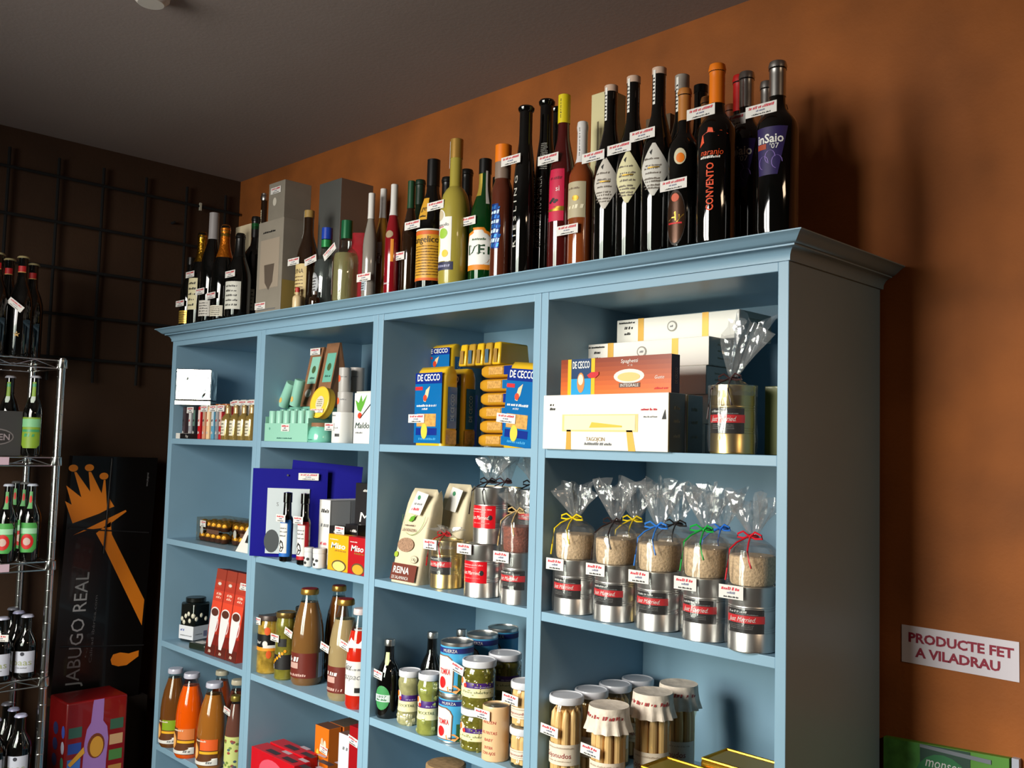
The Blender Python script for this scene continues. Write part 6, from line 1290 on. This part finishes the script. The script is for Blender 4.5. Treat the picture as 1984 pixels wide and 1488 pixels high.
m.build('figure', t, False); m = MB(); a_ = cp([(338, 1100)])[0]; b_ = cp([(392, 560)])[0]; ang = math.atan2(b_[1]-a_[1], b_[0]-a_[0]); L = math.hypot(b_[0]-a_[0], b_[1]-a_[1])
m.text(S, 'JABUGO REAL', (a_[0]+b_[0])/2+.0, (a_[1]+b_[1])/2,   .047, C((150, 148, 150)), 1, w=L, rot=ang); m.build('lettering', t, False); m = MB()
a_ = cp([(432, 990)])[0]; b_ = cp([(450, 670)])[0]; m.text(S, 'Calidad ibérica.com', (a_[0]+b_[0])/2, (a_[1]+b_[1])/2, .010, C((90, 88, 90)), 1, w=math.hypot(b_[0]-a_[0], b_[1]-a_[1]), rot=ang)
m.build('lettering', t, False); m = MB(); a_ = cp([(698, 120)])[0]; m.text(S, 'www.jabugoreal', a_[0], a_[1], .008, C((130, 128, 130)), 1, w=.05, rot=ang); m.build('lettering', t, False)
m = MB(); SG = C((40, 40, 42), .3)
for A_, B_ in (((325, 352), (705, 372)), ((285, 915), (680, 905))):
    (y0_, z0_), (y1_, z1_) = cp([A_, B_]); MB().tube([(.002, y0_, z0_), (.002, y1_, z1_)], .0025, SG, 6).build('strap', t)
(y0_, z0_), (y1_, z1_) = cp([(530, 20), (490, 470)]); MB().tube([(.0026, y0_, z0_), (.0026, y1_, z1_)], .003, SG, 6).build('strap', t)
# the panel stands on a dark crate
zb_ = min(P4[0][1], P4[1][1]); tag(MB().box(-.26, -.19, -.30, .06, 0, zb_, C((30, 24, 20), .6)).build('crate', smooth=False), 'dark narrow crate under the black poster panel', 'crate')
# red carton
CXr = -.02; y0_, zt_ = on_x(130, 1364, CXr); y1_, _ = on_x(248, 1356, CXr); xw_ = on_y(96, 1366, y0_)[0]
t = thing('pastry_carton', 'red carton with food pictures and lilac bottle shape beside the rack', 'carton', (CXr, y0_, zt_-.34)); h = .34; w = y1_-y0_; D = CXr-xw_
RDC = M('red_carton', (124, 10, 14), .35, coat=.3, noise=.05, nscale=5); MB().box(-D, 0, 0, w, 0, h, RDC).build('carton', t, bevel=.006)
m = MB(); R_ = Plane((0, 0, 0), (0, 1, 0), (0, 0, 1), (1, 0, 0)); LIL = C((150, 110, 176), .4)
m.rows(R_, [(h*.02, w*.28, w*.68), (h*.40, w*.30, w*.68), (h*.60, w*.31, w*.70), (h*.72, w*.34, w*.67), (h*.78, w*.40, w*.60), (h*.95, w*.42, w*.60), (h*.995, w*.43, w*.60)], LIL, 1); m.disc(R_, w*.50, h*.55, w*.14, h*.12, C((110, 50, 24)), 2); m.disc(R_, w*.51, h*.54, w*.11, h*.10, C((196, 140, 50)), 3); m.poly(R_, [(w*.06, h*.42), (w*.30, h*.56), (w*.32, h*.50), (w*.10, h*.39)], C((206, 150, 50)), 3)
for i, c in enumerate(((50, 90, 80), (40, 70, 150), (60, 110, 190), (190, 170, 110), (120, 80, 60))): m.rect(R_, w*.05, h*(.66-.15*i), w*.26, h*(.76-.15*i), C(c), 1)
for i, c in enumerate(((50, 90, 70), (190, 150, 110), (70, 120, 60), (170, 120, 60), (130, 60, 50))): m.rect(R_, w*.72, h*(.68-.15*i), w*.94, h*(.78-.15*i), C(c), 1)
F_ = Plane((0, 0, 0)); 
for i, c in enumerate(((60, 80, 170), (190, 190, 210), (70, 140, 110), (60, 60, 140))): m.disc(F_, -D*.12, h*(.72-.15*i), D*.09, h*.06, C(c), 1); m.disc(F_, -D*.55, h*(.72-.15*i), D*.14, h*.06, C((40, 44, 90)), 1)
m.build('print', t, False)
tag(MB().box(CXr-D+.004, CXr-.004, y0_+.004, y1_-.004, 0, zt_-.34, C((34, 30, 28), .6)).build('crate', smooth=False), 'dark crate below the red pastry carton', 'crate')

# small pieces that belong to a part hang under that part
UNDER = {'lid_disc': 'lid', 'ribbon_tail': 'ribbon_bow', 'cover_print': 'paper_cover', 'cap_lettering': 'capsule', 'pack_top': 'rice_pack', 'cellophane_plume': 'cellophane', 'seal': 'tube', 'contents': 'glass_body', 'pane': 'window_frame'}
for o in list(bpy.data.objects):
    k = o.name.split('.')[0]
    if k in UNDER and o.parent:
        for q in o.parent.children:
            if q.name.split('.')[0] == UNDER[k] and q is not o: o.parent = q; break
